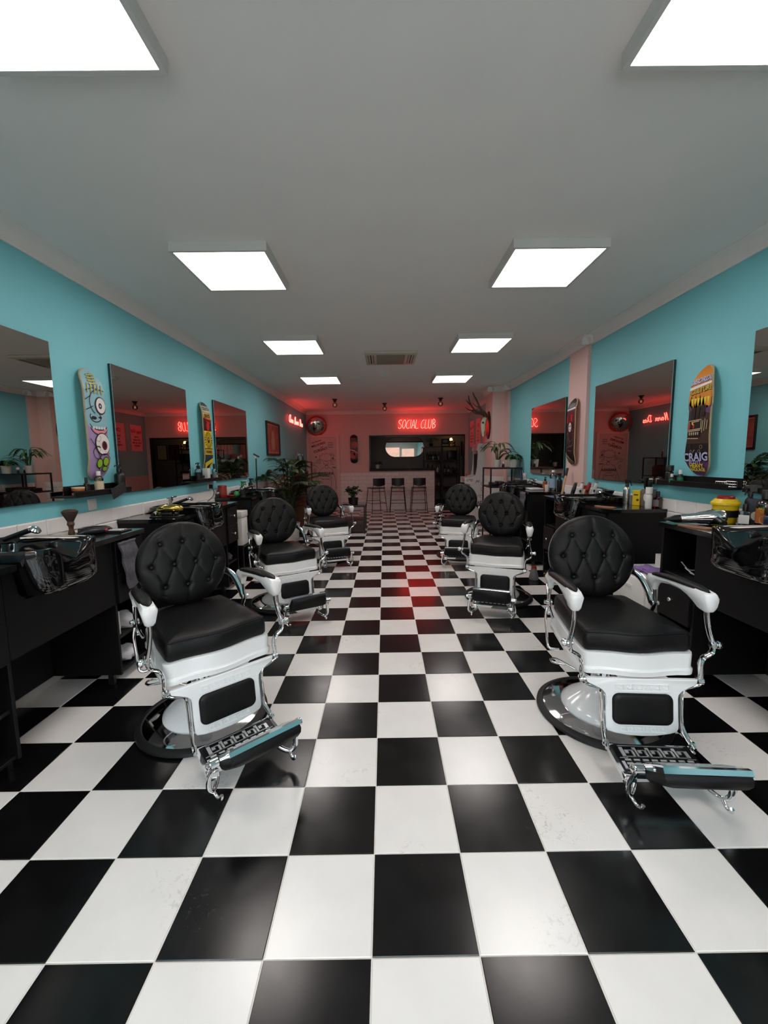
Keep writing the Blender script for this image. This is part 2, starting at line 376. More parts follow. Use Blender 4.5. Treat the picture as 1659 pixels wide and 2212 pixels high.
def brickmat():
    m = mat('brick facade', (168, 120, 100), 0.85); nt = m.node_tree
    b = nt.nodes.new('ShaderNodeTexBrick'); b.inputs['Color1'].default_value = rgb(140, 98, 80); b.inputs['Color2'].default_value = rgb(118, 80, 66); b.inputs['Mortar'].default_value = rgb(150, 140, 130); b.inputs['Scale'].default_value = 4
    tc = nt.nodes.new('ShaderNodeTexCoord'); mp = nt.nodes.new('ShaderNodeMapping'); mp.inputs['Rotation'].default_value = (PI/2, 0, 0)
    nt.links.new(tc.outputs['Object'], mp.inputs['Vector']); nt.links.new(mp.outputs['Vector'], b.inputs['Vector']); nt.links.new(b.outputs['Color'], nt.nodes['Principled BSDF'].inputs['Base Color']); return m
wallobj('wall_across_street', [(-9, 9, -13, -12.6, -.1, 4.6)], brickmat())
# ================================================================ barber chairs
M_leather = mat('black leather', (10, 10, 11), 0.44, var=0.12, vscale=10, bump=0.18, bscale=320, spec=0.27)
M_enamel = mat('white enamel', (242, 243, 243), 0.14, var=0.01, vscale=5, coat=0.4)
M_satin = mat('satin cast metal', (222, 224, 226), 0.38, metal=0.75, rvar=0.05, vscale=30)
M_rubber = mat('black rubber', (15, 15, 16), 0.55, var=0.1, vscale=30)
M_darkchrome = mat('dark plate', (30, 31, 33), 0.25, metal=0.6, var=0.1)

def outline(hw_f, hw_b, f_f, f_b, bow, n=10, r=0.035):
    """plan outline of the seat, front at -Y; bowed front, rounded corners"""
    pts = []
    for i in range(n+1):
        t = i/n; x = -hw_f+r+(2*hw_f-2*r)*t; u = abs(2*t-1); pts.append((x, -(f_f+bow*(0.5+0.5*math.cos(PI*min(1, u*1.15))))))
    for k in range(1, 4): a = PI/2*k/4; pts.append((hw_f-r+r*math.sin(a), -(f_f-r+r*math.cos(a))))
    pts += [(hw_f, -(f_f-r)), (hw_f*.99, -(f_f*.4)), (hw_b+.006, -(f_b+.12)), (hw_b, -(f_b+.05))]
    for k in range(1, 4): a = PI/2*k/4; pts.append((hw_b-.05+.05*math.cos(a), -(f_b+.05-.05*math.sin(a))))
    m = [(-x, y) for x, y in pts[::-1]]; full = pts+[p for p in m if p[0] < hw_f]
    out = []
    half = [p for p in pts if p[0] >= -1e-9]
    if not half or half[0][0] > 1e-6: half = [(0, -(f_f+bow))]+half
    half.append((0, -f_b)); out = half+[(-x, y) for x, y in half[::-1] if x > 1e-6]
    return out
def offset(poly, d):
    cx = sum(p[0] for p in poly)/len(poly); cy = sum(p[1] for p in poly)/len(poly); n = len(poly); o = []
    for i in range(n):
        a, b = Vector(poly[i-1]), Vector(poly[(i+1) % n]); t = (b-a).normalized(); nn = Vector((t.y, -t.x))
        if nn.dot(Vector(poly[i])-Vector((cx, cy))) < 0: nn = -nn
        o.append((poly[i][0]+nn.x*d, poly[i][1]+nn.y*d))
    return o
def key_pattern(n, w, h, t):
    """greek key: n units across width w, height h; strokes of width t as small bars"""
    bars = []; u = w/n
    for i in range(n):
        x = -w/2+i*u+u*.08; e = u*.84
        path = [(x, 0), (x, h), (x+e, h), (x+e, h*.28), (x+e*.4, h*.28), (x+e*.4, h*.62)]
        bars += stroke_polys([path], t)
    bars += stroke_polys([[(-w/2, -h*.22), (w/2, -h*.22)]], t*.6)
    return bars
def bars_on(bars, fn, th):
    mb = MB()
    for p in bars:
        a = [fn(x, y, 0) for x, y in p]; b = [fn(x, y, th) for x, y in p]
        mb.add(a+b, [(4, 5, 6, 7), (0, 1, 5, 4), (1, 2, 6, 5), (2, 3, 7, 6), (3, 0, 4, 7)])
    return mb
BTN = [(-.48, .5), (0, .51), (.48, .5), (-.71, 0), (-.24, 0), (.24, 0), (.71, 0), (-.48, -.5), (0, -.51), (.48, -.5)]
def back_cushion(R=0.235, T=0.050):
    segs = []
    B = [Vector(b)*R for b in BTN]
    for i, j in ((0, 3), (0, 4), (1, 4), (1, 5), (2, 5), (2, 6), (3, 7), (4, 7), (4, 8), (5, 8), (5, 9), (6, 9)): segs.append((B[i], B[j]))
    for i in (0, 1, 2): segs.append((B[i], Vector((B[i].x*1.12, R*.95))))
    for i in (7, 8, 9): segs.append((B[i], Vector((B[i].x*1.12, -R*.95))))
    segs.append((B[3], Vector((-R*.99, -.005)))); segs.append((B[6], Vector((R*.99, .005))))
    def h(x, y):
        r = math.hypot(x, y)/R
        z = T*(max(0, 1-r**5))**0.45*(0.84+0.16*(1-r*r))
        p = Vector((x, y)); dm = 1e9
        for b in B:
            d = (p-b).length; z -= 0.013*math.exp(-(d/0.017)**2)
        for a, b in segs:
            ab = b-a; t = max(0, min(1, (p-a).dot(ab)/ab.length_squared)); dm = min(dm, (p-a-ab*t).length)
        z -= (0.0040*math.exp(-(dm/0.0026)**2)+0.0022*math.exp(-(dm/0.014)**2))*(1 if r < .97 else 0)*min(1, (1-r)*8)
        return max(z, 0.0)
    nr, ns = 62, 120; mb = MB(); rings = []
    mb.v.append((0, -h(0, 0), 0))
    for i in range(1, nr+1):
        r = R*min(1.0, (i/nr)); r = R*(1-(1-i/nr)**1.15) if i < nr else R
        for k in range(ns):
            a = 2*PI*k/ns; x, y = r*math.cos(a), r*math.sin(a); mb.v.append((x, -h(x, y), y))
    for k in range(ns): mb.f.append((0, 1+k, 1+(k+1) % ns))
    for i in range(nr-1):
        for k in range(ns): a = 1+i*ns+k; b = 1+i*ns+(k+1) % ns; mb.f.append((a, a+ns, b+ns, b))
    n0 = 1+(nr-1)*ns; base = len(mb.v)
    for k in range(ns): a = 2*PI*k/ns; mb.v.append((R*math.cos(a), 0.02, R*math.sin(a)))
    for k in range(ns): mb.f.append((n0+k, base+k, base+(k+1) % ns, n0+(k+1) % ns))
    return mb, [(b.x, -h(b.x, b.y), b.y) for b in B]

def make_chair(rest_tilt, RL=.125):
    ch = thing('barber_chair', 'x', 'barber chair', group='barber chairs')
    # base
    b = obj('base', MB().lathe([(.0, .012), (.30, .012), (.302, .026), (.27, .034), (.20, .044), (.12, .05), (0, .05)], 64), M_chrome, ch)
    obj('rubber_rim', MB().lathe([(.296, 0), (.326, 0), (.333, .008), (.331, .02), (.318, .03), (.303, .032), (.296, .026)], 64, cap=False), M_rubber, ch)
    obj('dome', MB().lathe([(.205, .043), (.203, .055), (.18, .075), (.13, .11), (.085, .15), (.06, .19), (.055, .22), (0, .22)], 48), M_enamel, ch, sm=60)
    obj('column', MB().lathe([(.042, .2), (.042, .40), (.0, .40)], 24), M_chrome, ch)
    seat_z = 0.42
    ol = outline(.247, .215, .325, -.235, .028)
    fr = [(0.0, .398), (.008, .402), (.010, .424), (.004, .430), (0.002, .436), (.003, .492), (.001, .500), (-.02, .502)]
    obj('seat_frame', MB().loft([[(x, y, z) for x, y in offset(ol, d)] for d, z in fr]), M_enamel, ch, sm=50)
    ol2 = offset(ol, -.012)
    cu = [(-.01, .500), (.002, .512), (.003, .55), (.0, .575), (-.005, .586), (-.013, .593)]
    rings = [[(x, y, z) for x, y in offset(ol2, d)] for d, z in cu]
    top = rings[-1]; cy = sum(p[1] for p in top)/len(top)
    for k, z in ((.96, .597), (.85, .603), (.65, .607), (.4, .609), (.15, .610)): rings.append([(p[0]*k, cy+(p[1]-cy)*k, z) for p in top])
    obj('seat_cushion', MB().loft(rings), M_leather, ch, sm=60)
    obj('seat_piping', MB().tube([(x, y, .588) for x, y in offset(ol2, -.006)], .0032, 6, closed=True), M_leather, ch)
    # backrest: tufted disc on a shell, tilted back
    mb, btn = back_cushion()
    tl = math.radians(-12); mt = Matrix.Translation((0, .205, .825)) @ Matrix.Rotation(tl, 4, 'X')
    bk = obj('backrest', mb.xf(mt), M_leather, ch, sm=60)
    for p in btn:
        q = mt @ Vector(p); obj('button', MB().sphere((0, 0, 0), .0118, 12, 6, (1, .75, 1)).xf(Matrix.Translation(q) @ Matrix.Rotation(tl, 4, 'X') @ Matrix.Translation((0, -.0055, 0))), M_leather, bk)
    sh = MB().lathe([(.0, .045), (.15, .044), (.220, .040), (.2325, .033), (.2345, .026), (.232, .020), (.0, .020)], 64, axis='Y').xf(mt)
    obj('back_shell', sh, M_enamel, ch, sm=50)
    # armrests
    for s in (-1, 1):
        secs = [(-.105, .725, .752, .017), (-.095, .705, .757, .021), (-.07, .678, .762, .022), (-.05, .676, .765, .022), (-.035, .715, .767, .023), (0.0, .735, .771, .024), (.08, .748, .779, .026), (.16, .748, .785, .029), (.22, .735, .788, .031), (.26, .712, .789, .033), (.285, .698, .788, .034), (.325, .694, .784, .034), (.342, .702, .780, .031), (.350, .718, .770, .024)]
        ax = lambda f: s*(.276+.014*(f/.35))
        rings = []
        for f, z0, z1, hw in secs:
            x = ax(f); c = min(.010, (z1-z0)*.3); lw = hw*(.62 if z1-z0 > .07 else .8)
            rings.append([(x-lw+c, -f, z0), (x+lw-c, -f, z0), (x+lw, -f, z0+c), (x+hw, -f, z1-c*1.8), (x+hw-c, -f, z1), (x-hw+c, -f, z1), (x-hw, -f, z1-c*1.8), (x-lw, -f, z0+c)])
        arm = obj('armrest', MB().loft(rings), M_enamel, ch, sm=50)
        rings = []
        for i in range(15):
            t = i/14; f = -.09+.415*t; w = (.0225+.0095*t)*math.sqrt(max(.02, 1-abs(2*t-1)**3.4))
            zt = .757+.060*t-.030*t*t-.002; x = ax(f); hh = .021*math.sqrt(max(.05, 1-abs(2*t-1)**3))
            rings.append([(x+w*math.cos(a), -f, zt+hh*math.sin(a)) for a in [PI*k/10 for k in range(11)]]+[(x-w*.6, -f, zt-.004), (x+w*.6, -f, zt-.004)])
        obj('arm_pad', MB().loft(rings), M_leather, arm, sm=60)
        # front post, scrolled, down to the foot plate
        P = [(.289, -.315, .71), (.290, -.322, .66), (.300, -.328, .60), (.312, -.335, .552), (.306, -.340, .515), (.272, -.342, .492), (.259, -.345, .46), (.259, -.350, .41), (.254, -.352, .378), (.225, -.352, .362), (.187, -.354, .350), (.174, -.358, .322), (.172, -.37, .24), (.172, -.385, .185), (.178, -.42, .15), (.182, -.46, .128)]
        obj('front_post', MB().tube(spline([(s*x, y, z) for x, y, z in P], 5), .0085, 8, flat=2.0, up=(0, 1, 0)), M_chrome, ch, sm=60)
        obj('joint', MB().lathe([(0, -.014), (.012, -.014), (.012, .012), (.017, .014), (.019, .022), (.014, .033), (0, .036)], 14, (0, 0, 0), 'X').xf(Matrix.Diagonal((s, 1, 1, 1))).xf(Matrix.Translation((s*.314, -.335, .550))), M_chrome, ch, sm=50)
        obj('joint', MB().lathe([(0, -.014), (.016, -.012), (.017, .010), (.012, .014), (0, .016)], 14, (0, 0, 0), 'X').xf(Matrix.Translation((s*.257, -.352, .388))), M_chrome, ch, sm=50)
        obj('joint', MB().lathe([(0, -.012), (.013, -.010), (.013, .010), (0, .014)], 12, (0, 0, 0), 'X').xf(Matrix.Translation((s*.182, -.44, .14))), M_chrome, ch, sm=50)
        # rear post and curved back strap
        obj('rear_post', MB().tube(spline([(s*.274, .06, .69), (s*.277, .06, .645), (s*.278, .055, .60), (s*.27, .065, .555), (s*.25, .075, .505)], 5), .008, 8, flat=1.6, up=(0, 1, 0)), M_chrome, ch, sm=60)
        obj('back_strap', MB().tube(spline([(s*.18, .222, .745), (s*.222, .205, .742), (s*.254, .16, .715), (s*.270, .11, .655), (s*.275, .07, .60)], 6), .007, 8, flat=2.8, up=(0, 0, 1)), M_chrome, ch, sm=60)
        obj('hinge', MB().lathe([(0, -.012), (.015, -.012), (.015, .014), (.010, .016), (.011, .026), (0, .030)], 14, (0, 0, 0), 'X').xf(Matrix.Diagonal((s, 1, 1, 1))).xf(Matrix.Translation((s*.276, .062, .60))), M_chrome, ch, sm=50)
        obj('hinge', MB().lathe([(0, -.01), (.012, -.01), (.012, .012), (0, .014)], 12, (0, 0, 0), 'X').xf(Matrix.Translation((s*.268, .072, .535))), M_chrome, ch, sm=50)
    # side lever on the right-hand seat side (left in front view), pump lever
    obj('recline_lever', MB().tube(spline([(-.283, .075, .565), (-.292, .065, .52), (-.290, .05, .45), (-.286, .035, .375), (-.277, .02, .352), (-.235, 0, .355)], 5), .0075, 8), M_chrome, ch, sm=60)
    obj('pump_lever', MB().tube(spline([(-.03, .03, .17), (-.12, .10, .20), (-.20, .13, .235), (-.245, .10, .25), (-.25, .04, .262), (-.20, .0, .27)], 5), .006, 8), M_chrome, ch, sm=60)
    # leg panel: white shield with inset pad and greek key relief
    def lp(x, t, d=0.0):           # t: 0 bottom .. 1 top, on the sloping leg plane
        z = .145+.248*t; f = .372-.030*t
        return (x, -(f+d*.99), z+d*.12)
    half = [(0, -.03), (.06, -.02), (.12, .02), (.15, .06), (.158, .12), (.158, .66), (.162, .74), (.178, .81), (.205, .87), (.238, .93), (.243, 1.0), (0, 1.0)]
    poly = half+[(-x, t) for x, t in half[::-1] if x > 0]
    n = len(poly); mb = MB(); mb.add([lp(x, t, 0) for x, t in poly]+[lp(x, t, .018) for x, t in poly]+[lp(x*.975, .5+(t-.5)*.97, .022) for x, t in poly],
        [tuple(range(n))[::-1], tuple(range(2*n, 3*n))]+[(i, (i+1) % n, (i+1) % n+n, i+n) for i in range(n)]+[(i+n, (i+1) % n+n, (i+1) % n+2*n, i+2*n) for i in range(n)])
    lpn = obj('leg_panel', mb, M_enamel, ch, sm=40)
    def rr(hx, t0, t1, r, rt, k=5):
        o = []
        for cx, cy, a0 in ((hx-r, t1-rt, 0), (-hx+r, t1-rt, 90), (-hx+r, t0+rt, 180), (hx-r, t0+rt, 270)):
            o += [(cx+r*math.cos(math.radians(a0+90*i/k)), cy+rt*math.sin(math.radians(a0+90*i/k))) for i in range(k+1)]
        return o
    rings = []
    for sx, d in ((1.0, .018), (1.0, .026), (.985, .031), (.94, .035), (.8, .038), (.4, .039)):
        rings.append([lp(x*sx, .47+(t-.47)*sx, d) for x, t in rr(.131, .19, .745, .03, .12)])
    obj('calf_pad', MB().loft(rings), M_leather, lpn, sm=60)
    obj('greek_key', bars_on(key_pattern(6, .235, .10, .006), lambda x, y, d: lp(x, .80+y, .0215+d), .0035), M_enamel, lpn, sm=0)
    obj('greek_key', bars_on(key_pattern(6, .20, .085, .006), lambda x, y, d: lp(x, .065+y, .0215+d), .0035), M_enamel, lpn, sm=0)
    # foot plate
    def fp(x, t, d=0.0):           # t: 0 rear .. 1 front
        f = .437+.15*t; z = .132-.022*t; return (x, -(f+d*.15), z+d*.98)
    pl = [(-.172, 0), (.172, 0), (.178, .1), (.178, .93), (.165, 1.0), (-.165, 1.0), (-.178, .93), (-.178, .1)]; n = 8
    mb = MB().add([fp(x, t, -.022) for x, t in pl]+[fp(x, t, 0) for x, t in pl], [tuple(range(n))[::-1], tuple(range(n, 2*n))]+[(i, (i+1) % n, (i+1) % n+n, i+n) for i in range(n)])
    
    ft = obj('foot_plate', mb, M_chrome, ch, sm=30)
    for s in (-1, 1): obj('corner_block', MB().rbox(s*.155-.024, s*.155+.024, -.606, -.572, .078, .114, .005), M_chrome, ft, sm=40)
    ins = [(-.163, .05), (.163, .05), (.163, .94), (-.163, .94)]
    obj('plate_inlay', MB().add([fp(x, t, .0) for x, t in ins]+[fp(x, t, .003) for x, t in ins], [(4, 5, 6, 7), (0, 1, 5, 4), (1, 2, 6, 5), (2, 3, 7, 6), (3, 0, 4, 7)]), M_darkchrome, ft, sm=0)
    bars = key_pattern(5, .27, .30, .014)
    obj('greek_key', bars_on(bars, lambda x, y, d: fp(x, .16+y, .003+d), .004), M_satin, ft, sm=0)
    dots = [[(x-.012, t), (x+.012, t), (x+.012, t+.055), (x-.012, t+.055)] for t in (.54, .66) for x in [-.126+.036*i for i in range(8)]]
    dots += stroke_polys([[(-.150, .62), (-.150, .86), (-.125, .86)], [(.150, .62), (.150, .86), (.125, .86)], [(-.15, .50), (-.125, .50)], [(.15, .5), (.125, .5)]], .012)
    obj('plate_studs', bars_on(dots, lambda x, y, d: fp(x, y, .003+d), .003), M_satin, ft, sm=0)
    # flip-over leg rest on two scrolled arms
    tr = math.radians(rest_tilt); hf, hz = .695, .215
    mr = Matrix.Translation((0, -hf, hz)) @ Matrix.Rotation(-tr, 4, 'X')
    rings = []                      # local: width X, depth -Y, chrome side +Z
    for d, z in ((-.006, .0), (.0, .004), (.0, .022), (-.008, .028)):
        rings.append([(-.165-d, .005+d, z), (-.150-d, -RL-d, z), (.150+d, -RL-d, z), (.165+d, .005+d, z)])
    rs = obj('leg_rest', MB().loft(rings).xf(mr), M_chrome, ch, sm=30)
    rings = []
    for k, (d, z) in enumerate(((.0, .001), (.001, -.012), (-.004, -.028), (-.016, -.038), (-.04, -.043))):
        rings.append([(-.160-d, .0-d*.2, z), (-.157-d, -RL*.32, z), (-.147-d, -RL*.945-d, z), (0, -RL*.99-d, z), (.147+d, -RL*.945-d, z), (.157+d, -RL*.32, z), (.160+d, .0-d*.2, z)])
    obj('rest_cushion', MB().loft(rings).xf(mr), M_leather, rs, sm=50)
    obj('greek_key', bars_on(key_pattern(5, .24, .05, .008), lambda x, y, d: mr @ Vector((x, -RL*.28-y*RL/.125, .027+d)), .003), M_satin, rs, sm=0)
    for s in (-1, 1):
        obj('rest_arm', MB().tube(spline([(s*.13, -.585, .088), (s*.148, -.615, .070), (s*.172, -.640, .062), (s*.190, -.655, .085), (s*.192, -.660, .13), (s*.182, -.672, .175), (s*.176, -hf, hz)], 5), .0085, 8, flat=1.5), M_chrome, ch, sm=60)
        obj('rest_pivot', MB().lathe([(0, -.014), (.018, -.014), (.018, .016), (.012, .018), (.014, .028), (0, .034)], 14, (0, 0, 0), 'X').xf(Matrix.Diagonal((s, 1, 1, 1))).xf(Matrix.Translation((s*.178, -hf, hz+.006))), M_chrome, ch, sm=50)
        obj('rest_hook', MB().tube(spline([(s*.172, -.640, .062), (s*.166, -.675, .052), (s*.162, -.70, .062), (s*.160, -.705, .078)], 4), .0075, 8), M_chrome, ch, sm=60)
    return ch
CH0 = make_chair(33); CH1 = make_chair(74, .088)
def put_chair(o, x, y, deg, dz, label):
    o.location = (x, y, 0); o.rotation_euler = (0, 0, math.radians(deg)); o['label'] = label
    if dz:
        for c in o.children:
            if c.name.split('.')[0] not in ('base', 'rubber_rim', 'dome', 'foot_plate'): c.location.z = dz
put_chair(CH0, -.954, 2.115, 41.5, 0, 'black tufted barber chair turned aside, beside the grey hanging towel')
put_chair(copy_tree(CH0), 1.225, 2.095, -4, 0, 'black tufted barber chair beside the chrome hair dryer station')
put_chair(CH1, -.965, 3.93, 31, -.03, 'black tufted barber chair beside the station with the gold clipper')
put_chair(copy_tree(CH1), 1.185, 3.99, -20.5, -.005, 'black tufted barber chair beside the silver spray bottle station')
put_chair(copy_tree(CH1), -.785, 5.75, 20, -.015, 'black tufted barber chair between the potted palm and low side table')
put_chair(copy_tree(CH1), 1.126, 5.78, -13.5, 0, 'black tufted barber chair in front of the black metal plant rack')
# ================================================================ styling stations, basins, mirrors, ledges
M_gloss = mat('glossy black ceramic', (8, 8, 9), 0.06, var=0.1, vscale=6, coat=0.6)
M_top = mat('polished black worktop', (16, 17, 18), 0.10, var=0.08, vscale=10, coat=0.3)
M_knob = mat('small steel knob', (200, 200, 200), 0.2, metal=1.0)
M_inside = mat('black cabinet inside', (10, 10, 11), 0.6, var=0.1)
def station(side, y0, y1, basin, label, toplabel, near='drawers', far='drawers'):
    """black station along a side wall: two drawer stacks, a front panel and an open knee space"""
    xw, xf = (XL+.016, -1.62) if side < 0 else (XR-.016, 1.895)
    zt = 0.0 if side < 0 else 0.015
    yn, yf = y0+.33, y1-.31
    t = thing('styling_station', label, 'cabinet', ((xw+xf)/2, (y0+y1)/2, 0), group='black styling stations')
    cx, cy = (xw+xf)/2, (y0+y1)/2
    def B(name, a, b, c, d, e, f, m=M_black, par=t, r=.002):
        xa, xb = sorted((a, b)); e2, f2 = (e, f) if f <= .07 else (e+zt*(e > .07), f+zt); return obj(name, MB().rbox(xa-cx, xb-cx, c-cy, d-cy, e2, f2, r, 1), m, par, sm=30)
    s = side
    for a, b in ((y0, y0+.018), (yn-.009, yn+.009), (yf-.009, yf+.009), (y1-.018, y1)):
        B('side_panel', xw, xf, a, b, .06, .915)
        B('foot', xf+s*.05, xf+s*.085, a-.004, b+.004, 0, .06, M_blackm)
    fp = [(yn+.009, .52), (yf-.009, .52), (yf-.009, .915), (basin+.226, .915), (basin+.205, .80), (basin+.17, .765), (basin-.17, .765), (basin-.205, .80), (basin-.226, .915), (yn+.009, .915)]
    xa, xb = sorted((xf-cx, xf+s*.018-cx)); obj('front_panel', MB().prism([(a-cy, b+zt) for a, b in fp], xa, xb, 'X'), M_black, t, sm=0)
    B('back_panel', xw, xw-s*.012, yn+.009, yf-.009, .06, .90, M_inside)
    for a, b, kind in ((y0+.018, yn-.009, near), (yf+.009, y1-.018, far)):
        B('shelf', xw, xf+s*.01, a, b, .065, .083); B('shelf', xw, xf+s*.01, a, b, .285, .303)
        B('rear_panel', xw, xw-s*.012, a, b, .083, .90, M_inside)
        zs = ((.52, .705), (.709, .905)) if kind == 'drawers' else ((.34, .60),)
        if kind != 'drawers': B('shelf', xw, xf+s*.01, a, b, .605, .623)
        for z0, z1 in zs:
            d = B('drawer', xf-s*.016, xf+s*.30, a+.002, b-.002, z0, z1)
            k = obj('knob', MB().lathe([(0, -.004), (.006, -.004), (.006, .012), (.013, .016), (.013, .026), (.009, .03), (0, .031)], 14, (0, 0, 0), 'X').xf(Matrix.Diagonal((-s, 1, 1, 1))).xf(Matrix.Translation((xf-s*.016-cx, (a+b)/2-cy, (z0+z1)/2+zt))), M_knob, d, sm=50)
    # worktop with a cut-out for the basin, open to the front
    b0, b1 = basin-.225, basin+.225; xo = xf-s*.022; xi = xw+(-s)*.012
    poly = [(xw, y0-.004), (xo, y0-.004), (xo, b0), (xi, b0), (xi, b1), (xo, b1), (xo, y1+.004), (xw, y1+.004)]
    w = obj('worktop', MB().prism(poly, .9155+zt, .945+zt), M_top, sm=0); tag(w, toplabel, 'worktop', 'polished black worktops')
    return t
def basin(side, yc, label):
    """shampoo basin with a neck dip in its front rim"""
    xw, xf = (-2.045, -1.50) if side < 0 else (2.36, 1.775)
    s = side; cxm = (xw+xf)/2; L = abs(xf-xw)/2; Wd = .222
    def ring(kx, ky, z, dx=0.0, dip=0.0, p=5.0, n=72):
        out = []
        for i in range(n):
            a = 2*PI*i/n; c, q = math.cos(a), math.sin(a)
            x = abs(c)**(2/p)*(1 if c >= 0 else -1)*L*kx; y = abs(q)**(2/p)*(1 if q >= 0 else -1)*Wd*ky
            fr = max(0, x/L-.35)/.65; w = max(0, math.cos(min(PI/2, abs(y)/.135*PI/2)))**1.3
            out.append((x+dx, y, z-dip*w*min(1, fr*1.5)))
        return out
    rings = [ring(.70, .70, .775, .05), ring(.80, .80, .785, .05), ring(.86, .86, .82, .05), ring(.93, .93, .90, .02, .01), ring(.985, .985, .955, 0, .05), ring(1.0, 1.0, .985, 0, .072), ring(.99, .99, .998, 0, .075), ring(.965, .96, 1.0, 0, .075), ring(.93, .90, .993, 0, .075), ring(.90, .86, .96, 0, .06), ring(.86, .82, .90, -.01, .02), ring(.74, .72, .84, -.02), ring(.5, .5, .822, -.02), ring(.1, .1, .816, -.02)]
    t = thing('wash_basin', label, 'basin', (cxm, yc, 0 if s < 0 else .015), 0 if s < 0 else PI, group='black wash basins')
    obj('bowl', MB().loft(rings), M_gloss, t, sm=60)
    tp = obj('tap', MB().lathe([(.026, .985), (.026, 1.0), (.02, 1.004), (.019, 1.035), (.027, 1.037), (.027, 1.062), (.02, 1.068), (0, 1.068)], 20, (-.16, 0, 0)), M_chrome, t, sm=40)
    obj('lever', MB().tube([(-.16, 0, 1.062), (-.12, -.012, 1.075), (-.085, -.02, 1.08)], [.008, .007, .006], 8), M_chrome, tp)
    hs = obj('hand_shower', MB().tube(spline([(-.19, .12, .995), (-.15, .125, 1.01), (-.08, .13, 1.035), (-.05, .13, 1.045)], 4), .014, 10), M_blackp, t)
    obj('spray_face', MB().lathe([(0, -.004), (.027, -.004), (.03, .006), (.02, .016), (0, .018)], 16).xf(Matrix.Translation((-.035, .13, 1.042)) @ Matrix.Rotation(math.radians(35), 4, 'Y')), M_chrome, hs)
    obj('drain', MB().lathe([(0, 0), (.03, 0), (.03, .004), (0, .006)], 16, (-.02, 0, .818)), M_chrome, t)
    return t
station(-1, 1.40, 2.77, 2.02, 'black styling station with a grey towel hung on its drawer', 'polished worktop with the wooden neck brush')
station(-1, 3.20, 4.57, 3.768, 'black styling station below the gold clipper', 'polished worktop with the gold clipper')
station(-1, 5.07, 6.44, 5.68, 'black styling station below the red tub', 'polished worktop with the red tub')
station(1, 1.31, 2.67, 1.97, 'black styling station below the chrome hair dryer, loose cables inside', 'polished worktop with the chrome hair dryer', far='open')
station(1, 3.32, 4.66, 4.0, 'black styling station below the silver spray bottle', 'polished worktop with the silver spray bottle', near='drawers', far='open')
station(1, 5.15, 6.50, 5.9, 'black styling station beside the leaning wooden pole', 'polished worktop with the clear water bottle')
basin(-1, 2.02, 'glossy black shampoo basin beside the wooden neck brush')
basin(-1, 3.768, 'glossy black shampoo basin beside the gold clipper')
basin(-1, 5.68, 'glossy black shampoo basin beside the red tub')
basin(1, 1.97, 'glossy black shampoo basin beside the chrome hair dryer')
basin(1, 4.0, 'glossy black shampoo basin beside the black upright clippers')
basin(1, 5.9, 'glossy black shampoo basin beside the clear water bottle')

def wall_mirror(side, y0, y1, label):
    x = XL if side < 0 else XR; s = -side
    t = thing('wall_mirror', label, 'mirror', (x, (y0+y1)/2, 1.155), group='frameless wall mirrors'); h = (y1-y0)/2
    a, b = sorted((s*.004, s*.020)); obj('backing', MB().box(a, b, -h, h, 0, 1.0), M_edge, t, sm=0)
    a, b = sorted((s*.020, s*.025)); obj('glass', MB().box(a, b, -h, h, 0, 1.0), M_mirror, t, sm=0)
wall_mirror(-1, 1.48, 2.68, 'frameless mirror beside the pale blue eyeball skateboard')
wall_mirror(-1, 3.265, 4.463, 'frameless mirror between the eyeball and yellow skateboards')
wall_mirror(-1, 5.18, 6.37, 'frameless mirror beside the yellow skateboard and black stand lamp')
wall_mirror(1, 1.42, 2.622, 'frameless mirror beside the orange-topped skateboard')
wall_mirror(1, 3.345, 4.55, 'frameless mirror between the pink pillar and orange-topped skateboard')
wall_mirror(1, 5.28, 6.48, 'frameless mirror behind the trailing plant and water bottle')
def ledge(side, y0, y1, label):
    x = XL if side < 0 else XR; s = -side
    t = thing('picture_ledge', label, 'shelf', (x, (y0+y1)/2, 1.165), group='black picture ledges'); h = (y1-y0)/2
    def B(n, a, b, z0, z1): a, b = sorted((s*a, s*b)); obj(n, MB().rbox(a, b, -h, h, z0, z1, .002, 1), M_black, t)
    B('board', .002, .108, 0, .014); B('back_rail', .001, .014, .014, .075); B('front_lip', .096, .108, .014, .04)
ledge(-1, 2.67, 3.27, 'black picture ledge below the pale blue eyeball skateboard')
ledge(-1, 4.42, 5.10, 'black picture ledge below the yellow skateboard')
ledge(1, 2.645, 3.335, 'black picture ledge below the orange-topped skateboard')

def outlet(x, y, z, rz, label, plug=False):
    t = thing('wall_outlet', label, 'socket', (x, y, z), rz)
    obj('plate', MB().rbox(-.042, .042, -.011, 0, -.042, .042, .004), M_whitep, t)
    obj('socket', MB().lathe([(0, -.0115), (.020, -.0115), (.020, -.0125), (.018, -.0125), (.018, -.0112), (0, -.0112)], 16, (0, 0, 0), 'Y'), M_whitep, t)
    if plug:
        obj('plug', MB().rbox(-.016, .016, -.05, -.012, -.03, .018, .006), M_blackp, t)
outlet(XL, 2.957, 1.095, PI/2, 'white wall socket below the picture ledge, nothing plugged in')
outlet(XL, 4.945, 1.10, PI/2, 'white wall socket with a black plug below the yellow skateboard', True)
tag(obj('wall_cable', MB().tube(spline([(XL+.045, 4.945, 1.075), (XL+.07, 4.93, 1.03), (XL+.08, 4.86, .98), (XL+.10, 4.72, .955), (XL+.13, 4.60, .953)], 6), .005, 6), M_blackp), 'black cable hanging from the socket to the worktop', 'cable')
